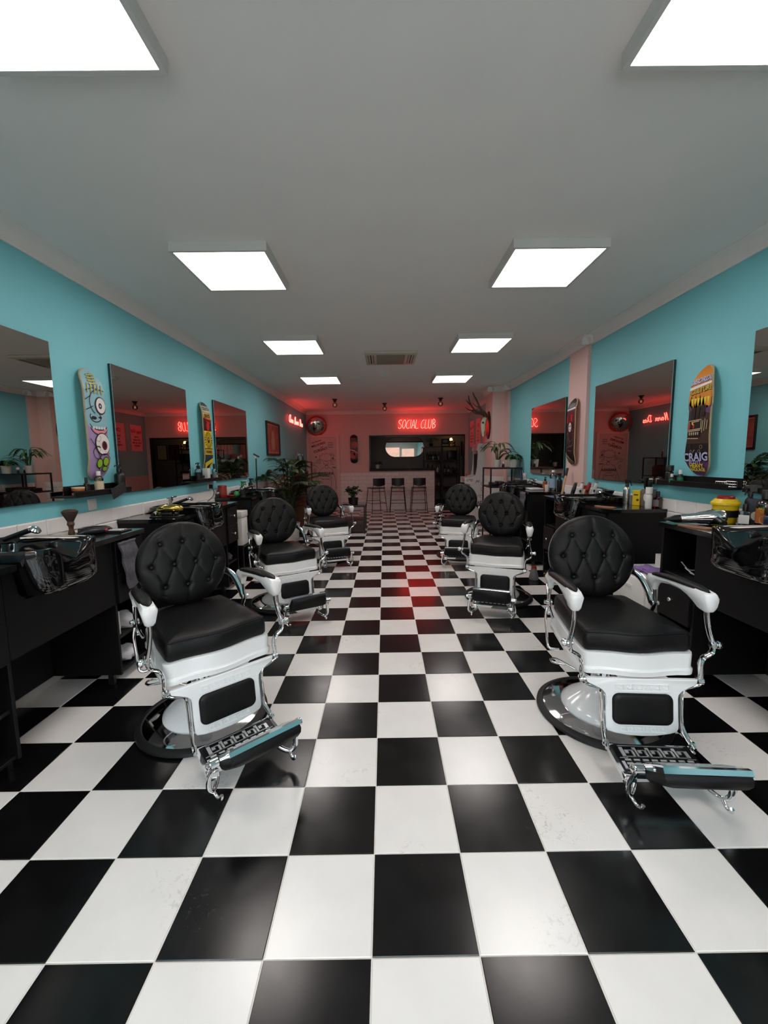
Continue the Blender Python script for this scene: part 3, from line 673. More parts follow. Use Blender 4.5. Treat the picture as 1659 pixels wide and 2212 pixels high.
# ================================================================ things on walls and ceiling
def flat_col(name, c, rough=0.4): return mat('print '+name, c, rough, var=0.03, vscale=30)
K_black = flat_col('black', (14, 13, 15)); K_white = flat_col('white', (226, 222, 216)); K_red = flat_col('red', (186, 34, 34)); K_yellow = flat_col('yellow', (226, 206, 48))
K_blue = flat_col('pale blue', (140, 186, 196)); K_lilac = flat_col('lilac', (164, 138, 180)); K_pink = flat_col('bubblegum', (228, 140, 156)); K_green = flat_col('lime', (140, 186, 44))
K_orange = flat_col('orange', (214, 134, 36)); K_purple = flat_col('purple', (96, 58, 100)); K_brown = flat_col('brown', (58, 40, 30)); K_navy = flat_col('navy', (30, 30, 60))
K_gold = flat_col('ochre', (200, 176, 60)); K_teal = flat_col('petrol', (30, 62, 74)); K_grey = flat_col('grey', (120, 118, 120)); K_bone = flat_col('bone', (190, 176, 140)); K_lav = flat_col('lavender', (176, 178, 216)); K_maroon = flat_col('maroon', (84, 20, 30))
M_maple = mat('maple ply', (186, 164, 128), 0.5, var=0.08, vscale=30)
def deck(label, loc, rz, base, prints, L=.395, hw=.106, shaped=False):
    """skateboard deck hung upright, underside to the room; its ends bend back to the wall"""
    t = thing('skateboard', label, 'skateboard', loc, rz, 'skateboards hung on the walls')
    def bend(v):
        a = max(0, abs(v)-.235); return .062-.046*(a/.16)**1.7
    def half(v):
        k = abs(v)/L
        if shaped:
            if v > 0: return hw*1.08*math.sqrt(max(0, 1-max(0, (v-.10)/(L-.10))**2.3))*(.93+.07*min(1, v/.2)) if v > .10 else hw*(.98+.1*v*0)
            return hw*(1.0+.10*max(0, math.sin((-v-.12)/.25*PI)) if v < -.12 else 1.0)*math.sqrt(max(0, 1-max(0, (-v-.26)/(L-.26))**2.2))
        return hw*math.sqrt(max(0, 1-max(0, (abs(v)-.29)/(L-.29))**2.2))
    nv = 56; rings = []
    vs = [-L+2*L*i/nv for i in range(nv+1)]; vs[0] += .0012; vs[-1] -= .0012
    for v in vs:
        h = max(.004, half(v)); w = bend(v); rings.append([(-h, -w, v), (-h*.97, -w-.0015, v), (h*.97, -w-.0015, v), (h, -w, v), (h, -w+.009, v), (-h, -w+.009, v)])
    obj('deck', MB().loft(rings), M_maple, t, sm=50)
    cuts = [i*.018*sg for i in range(12, 23) for sg in (-1, 1)]
    n = 28; edge = [(half(v)*.965, v) for v in vs]+[(-half(v)*.965, v) for v in vs[::-1]]
    layer = [0]
    def P(name, bm, m):
        layer[0] += 1; d = .0020+.00035*layer[0]
        # keep the artwork inside the deck outline
        for v in bm.verts: v.co.x = max(-half(v.co.y)*.96, min(half(v.co.y)*.96, v.co.x)); v.co.y = max(-L*.985, min(L*.985, v.co.y))
        return print_on(name, bm, lambda a, b: (a, -bend(b)-d, b), m, t, cuts)
    def band(v0, v1, m, name='print'):
        vv = [v0+(v1-v0)*i/24 for i in range(25)]
        P(name, poly_bm([[(-half(vv[i])*.965, vv[i]), (half(vv[i])*.965, vv[i]), (half(vv[i+1])*.965, vv[i+1]), (-half(vv[i+1])*.965, vv[i+1])] for i in range(24)]), m)
    band(-L+.002, L-.002, base)
    prints(P, band); return t
def pr_eye(P, band):
    band(-.392, -.02, K_lilac); P('print', poly_bm([arc(0, -.03, .13, 0, 180, 16, .05)[::-1]+[(-.12, .05), (.12, .05)]]), K_lilac)
    P('print', poly_bm([ell(.03, -.02, .085, .045)]), K_pink); P('print', poly_bm([ell(.0, .02, .11, .055)]), K_blue)
    P('print', poly_bm(stroke_polys([arc(.02, .02, .10, 200, 340, 14, .055), arc(-.01, .055, .055, 150, 400, 18, .035), arc(.02, -.01, .09, 190, 350, 12, .06)], .007)), K_black)
    P('print', poly_bm([[(-.05+.028*i, -.012), (-.028+.028*i, -.012), (-.032+.028*i, -.03), (-.046+.028*i, -.03)] for i in range(5)]), K_white)
    P('print', poly_bm([ell(.048, .14, .058, .064)]), K_black); P('print', poly_bm([ell(.052, .142, .048, .055)]), K_white); P('print', poly_bm([ell(.045, .138, .018, .021)]), K_navy); P('print', poly_bm([ell(.045, .138, .006, .008)]), K_white)
    P('print', poly_bm([ell(-.03, .048, .028, .012)[:], ell(.035, .055, .018, .008)]), K_black)
    P('print', poly_bm(stroke_polys([[(-.09, .235), (-.02, .26), (.09, .25)], [(-.01, .36), (0, .31), (-.005, .26)], arc(.03, .16, .09, 100, 240, 12), [(-.10, .10), (-.03, .13)], [(-.1, .17), (-.05, .2)]], .006)), K_black)
    st = [[(-.075+.035*i, .225), (-.065+.035*i, .285)] for i in range(5)]+[[(-.045, .285+.02*i), (.03, .295+.02*i)] for i in range(4)]
    P('print', poly_bm(stroke_polys(st, .011)), K_black); P('print', poly_bm(stroke_polys(st, .006)), K_yellow)
    P('print', poly_bm([ell(.035, -.135, .078, .082)]), K_black); P('print', poly_bm([ell(.037, -.135, .070, .075)]), K_white)
    P('print', poly_bm(stroke_polys([[(-.03, -.11), (0, -.12), (.015, -.10)], [(-.028, -.15), (.0, -.15), (.012, -.165)], [(.01, -.075), (.02, -.095)], [(.06, -.2), (.05, -.18)], [(-.01, -.19), (.01, -.175)]], .003)), K_red)
    P('print', poly_bm([ell(.052, -.145, .028, .033)]), K_maroon); P('print', poly_bm([ell(.052, -.145, .013, .017)]), K_black)
    P('print', poly_bm(stroke_polys([arc(-.02, -.20, .05, 60, 300, 14, .045), arc(.045, -.275, .065, 20, 200, 14, .07), [(-.09, -.1), (-.03, -.17), (.0, -.25), (-.01, -.38)]], .006)), K_black)
    P('print', poly_bm([ell(-.01, -.275, .032, .036), ell(.055, -.262, .034, .036), ell(.05, -.315, .03, .022)]), K_black); P('print', poly_bm([ell(-.01, -.275, .026, .030), ell(.055, -.262, .028, .030), ell(.05, -.315, .024, .016)]), K_green)
    P('print', poly_bm(stroke_polys([[(.095, -.2), (.08, -.23), (.1, -.26), (.085, -.29), (.098, -.32)]], .005)), K_red)
def pr_yellow(P, band):
    band(.29, .392, K_teal); band(.275, .345, K_bone); band(.20, .268, K_gold); band(.06, .20, K_black); band(-.14, .06, K_yellow); band(-.15, -.14, K_black); band(-.215, -.15, K_gold); band(-.225, -.215, K_black); band(-.30, -.225, K_teal); band(-.392, -.30, K_black)
    P('lettering', place2d(text_bm('DEATH', .055), 0, 0, .31), K_black); P('lettering', place2d(text_bm('RAYS', .06), 0, 0, .232), K_black); P('lettering', place2d(text_bm('POWER', .045), 0, 0, -.185), K_black)
    P('print', poly_bm([[(-.1, .215), (.1, .19), (.1, .175), (-.1, .20)]]), K_red); P('print', poly_bm([ell(.0, .115, .045, .05)]), K_red); P('print', poly_bm([[(-.06, .18), (.07, .165), (.03, .13)]]), K_red)
    rays = []
    for i in range(18):
        a = 2*PI*i/18; rays.append([(.03*math.cos(a), -.045+.03*math.sin(a)), (.10*math.cos(a-.07), -.045+.098*math.sin(a-.07)), (.10*math.cos(a+.07), -.045+.098*math.sin(a+.07))])
    P('print', poly_bm(rays), K_black); P('print', poly_bm([ell(0, -.045, .026, .036)]), K_black); P('print', poly_bm([ell(0, -.035, .012, .014)]), K_bone)
    P('print', poly_bm([[(-.1, -.31), (.1, -.25), (.1, -.30), (-.02, -.345), (-.04, -.39), (-.06, -.38)], [(.1, -.31), (.05, -.33), (.04, -.385), (.07, -.37)]]), K_yellow)
def pr_red(P, band):
    band(-.30, .30, K_maroon); P('lettering', place2d(text_bm('TOY', .07), 0, -.01, .27), K_red); P('print', poly_bm([[(-.1, .25), (.1, .25), (.1, .2), (-.1, .2)]]), K_black)
    P('print', poly_bm([ell(.02, .10, .085, .10)]), K_red); P('print', poly_bm([ell(.03, .04, .05, .04)]), K_black); P('print', poly_bm([ell(.03, .045, .028, .026)]), K_bone); P('print', poly_bm([ell(.035, .045, .013, .014)]), K_black)
    P('print', poly_bm([[(-.1, -.01), (0, -.03), (.1, -.10), (.1, -.12), (0, -.06), (-.1, -.03)]]), K_pink); P('print', poly_bm([ell(-.03, -.17, .07, .09), ell(.03, -.13, .05, .05)]), K_red); P('print', poly_bm([ell(-.05, -.13, .018, .018), ell(.0, -.20, .022, .016)]), K_maroon)
    P('print', poly_bm(stroke_polys([arc(.02, .10, .085, 30, 170, 12, .10), arc(-.02, -.17, .08, 200, 330, 12, .09)], .006)), K_pink)
def pr_dark(P, band):
    band(.11, .27, K_maroon); P('lettering', place2d(text_bm('Gfox', .07, shear=.2), .1, 0, .315), K_grey)
    P('print', poly_bm([[(-.1, .27), (.1, .285), (.1, .265), (-.1, .25)]]), K_white); P('print', poly_bm([[(-.1, .19), (-.075, .19), (-.075, .11), (-.1, .1)], [(.0, .2), (.04, .2), (.04, .12), (.0, .13)]]), K_red)
    P('print', poly_bm([ell(-.015, .055, .036, .055)]), K_white); P('print', poly_bm([ell(-.028, .068, .010, .008), ell(.004, .068, .010, .008), ell(-.012, .025, .012, .006)]), K_black); P('print', poly_bm(stroke_polys([[(-.012, .065), (-.014, .045)]], .004)), K_grey)
    P('print', poly_bm(stroke_polys([[(-.09, -.03), (-.05, .0), (-.07, -.14)], [(.07, .0), (.09, -.10), (.05, -.17)], [(-.04, -.08), (0, -.12), (.05, -.09)], [(-.03, -.06), (-.02, -.17), (.04, -.18)], [(-.08, -.19), (-.01, -.17), (.07, -.16)], [(-.04, -.22), (.03, -.23)], arc(.06, .04, .03, 150, 330, 10)], .006)), K_grey)
    P('print', poly_bm(stroke_polys([[(-.1, -.25), (-.02, -.32)], [(-.1, -.28), (.05, -.36)], [(-.1, -.31), (.02, -.38)]], .009)), K_bone)
def pr_craig(P, band):
    band(-.30, .16, K_brown); band(-.30, -.16, K_black); band(-.392, -.285, K_purple)
    P('print', poly_bm([[(-.09, .16), (-.02, .12), (-.06, .06), (-.1, .1)], [(.03, .15), (.1, .16), (.1, .05), (.05, .06)]]), K_purple)
    P('print', poly_bm([[(-.11, .19)]+[(-.1+.02*i, .19 if i % 2 else .125-.02*(i % 3)) for i in range(11)]+[(.11, .19)]]), K_orange)
    P('print', poly_bm([[(-.085+.03*i, .165), (-.06+.03*i, .165), (-.072+.03*i, .105)] for i in range(6)]), K_yellow)
    P('lettering', place2d(text_bm('DISORDER', .052, shear=.25), .12, .01, .285), K_navy); P('lettering', place2d(text_bm('DISORDER', .049, shear=.25), .12, .006, .289), K_lav)
    P('print', poly_bm([[(-.1, .245), (.1, .27), (.1, .255), (-.1, .225)]]), K_white); P('lettering', place2d(text_bm('CULTURE', .048, shear=.25), .1, .01, .215), K_black); P('lettering', place2d(text_bm('CULTURE', .045, shear=.25), .1, .006, .218), K_gold)
    P('print', poly_bm([[(-.07, .10), (-.03, .10), (-.035, .01), (-.075, .01)], [(-.01, .10), (.01, .10), (.0, .02), (-.02, .02)], [(.025, .11), (.06, .11), (.055, .03), (.02, .03)]]), K_black)
    P('print', poly_bm([[(-.085, .005), (.03, .01), (.03, -.055), (-.088, -.06)], [(-.09, -.07), (.025, -.065), (.02, -.11), (-.09, -.115)]]), K_black)
    P('print', poly_bm(stroke_polys([[(-.085, .005), (.03, .01), (.03, -.055), (-.088, -.06), (-.085, .005)], [(-.09, -.07), (.025, -.065)], [(-.092, -.12), (.01, -.125)], [(-.06, -.005), (.01, .0)], [(.045, 0), (.04, -.08)], [(.065, .01), (.06, -.07)], [(.085, 0), (.08, -.06)]], .006)), K_bone)
    P('print', poly_bm([[(-.08+.02*i, -.078), (-.068+.02*i, -.078), (-.07+.02*i, -.098), (-.078+.02*i, -.098)] for i in range(5)]), K_bone)
    P('print', poly_bm([[(-.085, -.01), (-.07, -.01), (-.075, -.055), (-.09, -.055)], [(-.045, -.02), (-.03, -.02), (-.032, -.05), (-.044, -.05)]]), K_red); P('print', poly_bm([[(-.06, -.015), (-.045, -.005), (-.04, -.03)]]), K_yellow)
    P('print', poly_bm(stroke_polys([arc(.045, -.185, .012), arc(.03, -.215, .010), arc(-.05, -.215, .008), arc(-.06, -.175, .006), [(-.03, -.225), (-.015, -.205)]], .004)), K_bone)
    P('lettering', place2d(text_bm('CRAIG', .088), .03, -.004, -.262), K_black); P('lettering', place2d(text_bm('CRAIG', .080), .03, -.004, -.26), K_lav)
    P('lettering', place2d(text_bm('SCOTT', .032, space=1.15), 0, -.012, -.296), K_lav); P('lettering', place2d(text_bm('HEAVY', .042), 0, -.004, -.322), K_yellow); P('lettering', place2d(text_bm('HAULAGE', .032), 0, -.002, -.350), K_yellow)
deck('pale blue and lilac skateboard with cartoon eyeballs', (XL, 3.0, 1.665), PI/2, K_blue, pr_eye)
deck('yellow, black and red skateboard with sun-ray print', (XL, 4.865, 1.69), PI/2, K_black, pr_yellow)
deck('red and black skateboard hung on the pink wall beside the door', (-.774, YB, 1.695), 0, K_black, pr_red)
deck('black skateboard with a white face hung on the pink pillar', (2.35, 4.945, 1.695), -PI/2, K_black, pr_dark)
deck('orange-topped skateboard lettered CRAIG SCOTT HEAVY HAULAGE', (XR, 2.985, 1.64), -PI/2, K_orange, pr_craig, shaped=True)

# framed print on the left wall
M_art = mat('reddish print', (150, 70, 62), 0.5, var=0.35, vscale=7)
t = thing('framed_poster', 'black framed reddish print on the teal wall above the palm', 'picture', (XL, 7.91, 1.81), PI/2)
w, h = .45, .31
fr = MB().rbox(-w, w, -.035, 0, h-.03, h, .003, 1).rbox(-w, w, -.035, 0, -h, -h+.03, .003, 1).rbox(-w, -w+.03, -.035, 0, -h+.03, h-.03, .003, 1).rbox(w-.03, w, -.035, 0, -h+.03, h-.03, .003, 1)
obj('frame', fr, M_blackm, t); pa = obj('print', MB().box(-w+.03, w-.03, -.014, -.008, -h+.03, h-.03), M_art, t, sm=0)
pb = lambda n, bm, m: print_on(n, bm, lambda a, b: (a, -.0146, b), m, pa)
pb('figure', poly_bm([[(-.10, -.2), (-.14, -.05), (-.10, .1), (-.02, .17), (.07, .12), (.12, -.02), (.08, -.2)]]), flat_col('tan', (170, 120, 90)))
print_on('edge_line', poly_bm(stroke_polys([[(-.40, -.255), (.40, -.255), (.40, .255), (-.40, .255), (-.40, -.255)]], .006)), lambda a, b: (a, -.0146, b), K_bone, pa)

# neon lettering, single-stroke tubes over red halo strips added to imitate their glow
M_neon = emit('neon tube', (1.0, .042, .032), NEON_POWER)
M_halo = mat('red halo', (200, 26, 26), 0.25, var=0.03)
NG = {'S': [[(.85, .9), (.5, 1), (.12, .82), (.3, .58), (.7, .42), (.82, .18), (.4, 0), (.05, .12)]], 'O': [[(.5, 1), (.15, .75), (.1, .35), (.35, .02), (.7, .15), (.88, .6), (.7, .95), (.5, 1)]],
 'C': [[(.85, .95), (.45, .9), (.12, .5), (.2, .1), (.55, 0), (.85, .12)]], 'I': [[(.2, 1), (.15, 0)]], 'A': [[(.02, 0), (.45, 1), (.8, 0)], [(.2, .35), (.72, .4)]], 'L': [[(.25, 1), (.12, .05), (.85, .05)]],
 'U': [[(.15, 1), (.1, .3), (.35, 0), (.7, .1), (.85, 1)]], 'B': [[(.2, 0), (.22, 1), (.65, .92), (.7, .65), (.25, .52), (.8, .4), (.75, .1), (.2, 0)]],
 'N': [[(.02, -.05), (.3, .9), (.38, .95), (.55, .1), (.62, .05), (.85, 1)]], 'D': [[(.25, .05), (.3, .95)], [(.05, .9), (.6, 1), (.95, .6), (.7, .1), (.2, 0), (.02, .12)]],
 'l': [[(.0, .08), (.35, .85), (.25, 1), (.12, .7), (.2, .05), (.4, .05)]], 'a': [[(.55, .42), (.25, .45), (.1, .15), (.3, .02), (.5, .3), (.55, .42), (.55, .08), (.75, .08)]], 's': [[(.05, .05), (.35, .45), (.5, .2), (.3, .0), (.1, .06)], [(.5, .2), (.62, .08)]],
 'e': [[(.05, .2), (.5, .3), (.35, .45), (.1, .25), (.25, .02), (.6, .1)]], 'v': [[(.05, .42), (.25, .02), (.55, .45), (.7, .38)]], 'r': [[(.05, .05), (.2, .45), (.45, .4), (.4, .1), (.6, .06)]], 'i': [[(.1, .42), (.1, .06), (.3, .06)], [(.14, .6), (.16, .64)]]}
def neon(name, label, txt, width, H, loc, rz, adv):
    t = thing(name, label, 'neon sign', loc, rz)
    x = 0; lines = []
    for ch in txt:
        if ch == ' ': x += .5; continue
        for l in NG[ch]: lines.append([(x+a+.18*b, b) for a, b in l])
        x += adv.get(ch, .95)
    k = width/x
    for l in lines:
        pts = [(a*k-width/2, 0, b*H) for a, b in l]; pts = spline([Vector(p) for p in pts], 3) if len(pts) > 2 else pts
        obj('tube', MB().tube([(p[0], -.030, p[2]) for p in pts], .0072, 6), M_neon, t, sm=60)
        q = [(p[0], p[2]) for p in pts]; mb = MB()
        for poly in stroke_polys([q], .030): mb.prism(poly, -.016, -.011, 'Y')
        obj('backing', mb, M_halo, t, sm=0)['kind'] = 'stuff'  # added behind each tube, its red stands in for the halo
    return t
neon('neon_sign', 'red neon lettering SOCIAL CLUB above the bar opening', 'SOCIAL CLUB', 1.03, .235, (.955, YB, 2.238), 0, {'I': .42, 'L': .82, 'A': .85})
neon('neon_sign', 'red neon script Class Never Dies on the teal wall', 'Clas s  Never  Dies'.replace('s s', 'ss'), 1.50, .17, (XL, 9.97, 2.255), PI/2, {'l': .42, 'a': .68, 's': .56, 'e': .56, 'v': .66, 'r': .56, 'i': .34, 'N': .95, 'D': 1.0, 'C': .85})

# convex corner mirror
t = thing('convex_mirror', 'round convex mirror with a red rim above the door', 'mirror', (-1.77, YB, 2.325), 0)
mt = Matrix.Translation((0, -.13, 0)) @ Matrix.Rotation(math.radians(16), 4, 'Z') @ Matrix.Rotation(math.radians(20), 4, 'X')
obj('rim', MB().lathe([(.245, -.01), (.262, -.02), (.275, -.01), (.278, .02), (.25, .06), (.0, .07), (0, .05), (.24, .02)], 48, (0, 0, 0), 'Y', cap=False).xf(mt), mat('red plastic rim', (196, 34, 30), 0.35, var=0.03), t, sm=50)
obj('dome_glass', MB().lathe([(.252, .005), (.24, -.012), (.20, -.036), (.15, -.058), (.10, -.071), (.05, -.078), (.001, -.080)], 48, (0, 0, 0), 'Y', cap=False).xf(mt), M_mirror, t, sm=80)
obj('bracket', MB().tube([(0, -.06, 0), (0, -.001, -.02)], .018, 10), M_blackm, t)

# painted door in the back wall
M_door = mat('blush door paint', (208, 176, 172), 0.5, var=0.02)
M_dframe = mat('door frame paint', (226, 190, 184), 0.45, var=0.02)
door1 = struct(obj('door_1', MB().box(-2.02, -1.255, YB-.03, YB-.001, 0, 2.03), M_door, sm=0))
obj('door_frame', MB().box(-2.072, -2.02, YB-.055, YB-.001, 0, 2.08).box(-1.255, -1.18, YB-.055, YB-.001, 0, 2.08).box(-2.02, -1.255, YB-.055, YB-.001, 2.03, 2.08), M_dframe, door1, sm=0)
hd = obj('door_handle', MB().tube(spline([(-1.295, YB-.035, 1.20), (-1.295, YB-.075, 1.20), (-1.33, YB-.08, 1.20), (-1.38, YB-.08, 1.205)], 4), .009, 8), M_blackm, door1)
dp = lambda n, bm, m, k=0: print_on(n, bm, lambda a, b: (a, YB-.0305-.0004*k, b), m, door1)
K_ink = flat_col('ink', (74, 34, 42)); K_inkd = flat_col('dark ink', (30, 12, 18)); K_slate = flat_col('slate', (110, 112, 124))
R12 = math.radians(17)
dp('lettering', place2d(text_bm('um homem', .058, shear=.2), R12, -1.80, 1.915), K_inkd)
dp('lettering', place2d(text_bm('MELHORES', .082), R12, -1.755, 1.825), K_inkd); dp('lettering', place2d(text_bm('que', .05), R12, -1.665, 1.765), K_inkd); dp('lettering', place2d(text_bm('CURSAL!!', .095), R12, -1.70, 1.68), K_inkd)
for i, s_ in enumerate(('entra', 'cabelo', 'barba')): dp('lettering', place2d(text_bm(s_, .06), .05, -1.42, 1.88-.06*i), K_slate)
hair = [(-1.56+.165*(1+.12*math.cos(9*a))*math.cos(a), 1.475+.105*(1+.12*math.cos(9*a))*math.sin(a)) for a in [2*PI*i/72 for i in range(73)]]
dr = [hair, arc(-1.56, 1.36, .065, 190, 350, 12, .11), [(-1.60, 1.375), (-1.58, 1.38)], [(-1.545, 1.38), (-1.525, 1.375)], arc(-1.555, 1.31, .03, 200, 340, 8), arc(-1.54, 1.215, .045, 0, 360, 12, .05),
      [(-1.62, 1.20), (-1.72, 1.14), (-1.80, .98), (-1.86, .80), (-1.88, .6)], [(-1.48, 1.20), (-1.40, 1.15), (-1.34, 1.0), (-1.30, .84), (-1.29, .6)], arc(-1.58, .93, .16, 200, 340, 12, .05), [(-1.78, .9), (-1.76, .6)], [(-1.42, .9), (-1.43, .6)], arc(-1.58, .84, .12, 10, 170, 12, .04),
      arc(-1.91, 1.30, .035), arc(-1.87, 1.12, .03, 0, 360, 12, .05), [(-1.90, 1.27), (-1.82, 1.24), (-1.80, 1.20)], arc(-1.40, 1.56, .028), arc(-1.33, 1.40, .025), [(-1.37, 1.52), (-1.33, 1.55)], [(-1.36, 1.49), (-1.31, 1.53)]]
dr += [[(-1.80-.02*i, 1.44-.035*i), (-1.70, 1.40-.03*i)] for i in range(4)]+[[(-1.44, 1.40-.035*i), (-1.37+.01*i, 1.42-.05*i)] for i in range(4)]
dp('drawing', poly_bm(stroke_polys(dr, .009)), K_ink)
star = lambda x, y, r: [(x+r*(1 if i % 2 == 0 else .45)*math.cos(PI/2+PI*i/5), y+r*(1 if i % 2 == 0 else .45)*math.sin(PI/2+PI*i/5)) for i in range(10)]
dp('star', poly_bm([star(-1.83, 1.49, .035)]), K_maroon); dp('star', poly_bm([star(-1.36, 1.45, .035)]), K_inkd)
dp('lettering', place2d(text_bm('BARBEARIA', .088), 0, -1.565, 1.03, .92, 1.2), K_inkd); dp('lettering', place2d(text_bm('do Norton', .04), 0, -1.565, .955), K_ink)

# two pink notices on the right wall
K_notice = mat('pink notice paper', (236, 186, 190), 0.6, var=0.03, vscale=12)
def notice(y, z, label, lines, head):
    t = thing('notice_poster', label, 'poster', (XR, y, z), -PI/2, 'pink notices on the wall')
    w, h = .285, .34
    p = obj('sheet', MB().box(-w, w, -.004, -.001, -h, h), K_notice, t, sm=0)
    f = lambda n, bm, m: print_on(n, bm, lambda a, b: (a, -.0046, b), m, t)
    for sx in (-1, 1): f('border', poly_bm([[(sx*(w-.02*(j+1)+.0), -h+.04*i+(.02 if j else 0)), (sx*(w-.02*j), -h+.04*i+(.02 if j else 0)), (sx*(w-.02*j), -h+.04*i+.02+(.02 if j else 0)), (sx*(w-.02*(j+1)), -h+.04*i+.02+(.02 if j else 0))] for i in range(17) for j in (0, 1) if -h+.04*i+.02+(.02 if j else 0) <= h+.001]), K_maroon)
    f('heading', place2d(text_bm(head, .13, shear=.25), .1, 0, .17), K_red)
    for i, s in enumerate(lines): f('lettering', place2d(text_bm(s, .075), 0, 0, .03-.075*i), K_maroon)
notice(10.97, 2.04, 'pink notice with four printed lines, next to the bar doorway', ['cortes', 'com estilo', 'todos os dias', 'sempre'], 'Hey Guy')
notice(10.24, 2.04, 'pink notice with four printed lines, next to the deer skull', ['bom', 'dia', 'aos', 'amigos'], 'Ole')
notice(9.55, 2.04, 'pink notice partly hidden behind the far pink pillar', ['um', 'dois', 'tres'], 'Sim')

# deer skull with antlers on an oval plaque
M_bone = mat('bleached bone', (214, 204, 180), 0.6, var=0.12, vscale=25, bump=0.3, bscale=80)
M_antler = mat('antler', (84, 70, 54), 0.6, var=0.3, vscale=20, bump=0.4, bscale=60)
t = thing('deer_skull', 'bleached deer skull with dark antlers on an oval plaque', 'skull', (2.11, 8.12, 2.04), -PI/2)
obj('plaque', MB().loft([[(.165*k*math.cos(a), y, .27*k*math.sin(a)) for a in [2*PI*i/40 for i in range(40)]] for k, y in ((1, 0), (1, -.012), (.93, -.022), (.9, -.022))]), mat('dark red wood', (62, 22, 20), 0.35, var=0.25, vscale=6), t, sm=40)
secs = [(.16, -.05, .045, .035), (.13, -.075, .062, .05), (.08, -.095, .066, .058), (.02, -.105, .060, .055), (-.05, -.11, .046, .046), (-.12, -.11, .034, .036), (-.18, -.105, .026, .028), (-.22, -.10, .018, .018)]
obj('skull', MB().loft([[(rx*math.cos(a), y+ry*math.sin(a), z) for a in [2*PI*i/16 for i in range(16)]] for z, y, rx, ry in secs]), M_bone, t, sm=70)
for s in (-1, 1):
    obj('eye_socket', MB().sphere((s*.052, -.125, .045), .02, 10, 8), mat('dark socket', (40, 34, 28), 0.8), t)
    obj('cheek', MB().tube(spline([(s*.055, -.11, .0), (s*.07, -.09, -.04), (s*.04, -.10, -.11)], 4), .012, 8), M_bone, t)
    A = [(s*.04, -.06, .16), (s*.10, -.10, .22), (s*.20, -.20, .28), (s*.26, -.28, .40), (s*.24, -.34, .52), (s*.19, -.36, .60)]
    an = obj('antler', MB().tube(spline(A, 5), [.028-.019*i/25 for i in range(26)], 8), M_antler, t, sm=70)
    for B in ([(s*.12, -.13, .235), (s*.15, -.24, .25), (s*.13, -.33, .31)], [(s*.22, -.22, .31), (s*.30, -.32, .33), (s*.33, -.40, .39)], [(s*.26, -.29, .42), (s*.33, -.33, .47), (s*.36, -.38, .54)]):
        obj('tine', MB().tube(spline(B, 5), [.019-.014*i/10 for i in range(11)], 8), M_antler, an, sm=70)

# ---- ceiling
M_panel = emit('light panel', (1.0, .925, .89), PANEL_POWER)
M_frame = mat('white light frame', (214, 210, 206), 0.45, var=0.02)
def ceiling_light(x, y, label):
    t = thing('ceiling_light', label, 'ceiling light', (x, y, ZC), group='square ceiling panels')
    mb = MB(); a, b = .30, .281; z1 = -.0005
    mb.box(-a, a, -a, -b, -.055, z1).box(-a, a, b, a, -.055, z1).box(-a, -b, -b, b, -.055, z1).box(b, a, -b, b, -.055, z1)
    obj('frame', mb, M_frame, t, sm=0)
    obj('diffuser', MB().box(-b, b, -b, b, -.051, -.045), M_panel, t, sm=0)
for k, y in enumerate((-.72, 1.22, 2.967, 4.86, 6.82)):
    for x in (-.952, 1.165):
        s_ = 'eyeball skateboard side' if x < 0 else 'orange skateboard side'
        ceiling_light(x, y, ['square light panel over the shop front, ', 'square light panel, second row from the shop front, ', 'square light panel above the space between first two chairs, ', 'square light panel level with the air conditioner, ', 'square light panel last before the bare bulbs, '][k]+s_)
M_acw = mat('cream plastic', (206, 198, 184), 0.5, var=0.02); M_acg = mat('beige grille', (150, 142, 126), 0.6, var=0.05)
t = thing('air_conditioner', 'cream ceiling cassette air conditioner with slotted ends', 'air conditioner', (.155, 5.55, ZC))
obj('housing', MB().rbox(-.33, .33, -.32, .32, -.03, -.0005, .008), M_acw, t)
g = obj('grille', MB().rbox(-.18, .18, -.24, .24, -.037, -.028, .003), M_acg, t)
for s in (-1, 1):
    for k in (0, 1, 2):
        x = s*(.225+.032*k); obj('slot', MB().rbox(x-.008, x+.008, -.22, .22, -.034, -.029, .002, 1), K_black if k % 2 else M_acg, t)
t = thing('smoke_detector', 'small white round smoke detector on the ceiling', 'smoke detector', (.06, 6.62, ZC))
obj('base', MB().lathe([(.06, -.0005), (.06, -.012), (.055, -.016), (0, -.016)], 24), M_whitep, t); obj('sensor', MB().lathe([(.045, -.014), (.042, -.035), (.03, -.042), (0, -.042)], 24), M_whitep, t)
M_bulbg = glass('amber bulb glass', (214, 190, 176), .25); M_fil = emit('filament', (1.0, .6, .35), 1.6)
for x, y, lb in ((-1.018, 9.2, 'bare ceiling bulb in a black holder, nearest the convex mirror'), (.08, 9.93, 'bare ceiling bulb in a black holder, nearest the bar'), (1.31, 9.2, 'bare ceiling bulb in a black holder, nearest the deer skull')):
    t = thing('ceiling_bulb', lb, 'light bulb', (x, y, ZC), group='bare bulbs')
    obj('holder', MB().lathe([(.058, -.0005), (.058, -.012), (.035, -.025), (.03, -.06), (.02, -.065), (0, -.065)], 20), M_blackm, t)
    b = obj('bulb', MB().lathe([(.016, -.062), (.018, -.075)]+[(.055*math.sin(a), -.125-.055*math.cos(a)*-1 if False else -.125+.055*math.cos(a)) for a in [math.radians(20+16*i) for i in range(11)]], 24, cap=False), M_bulbg, t, sm=70)
    obj('filament', MB().tube([(-.012, 0, -.10), (-.014, 0, -.16), (0, 0, -.11), (.014, 0, -.16), (.012, 0, -.10)], .0018, 5), M_fil, b)
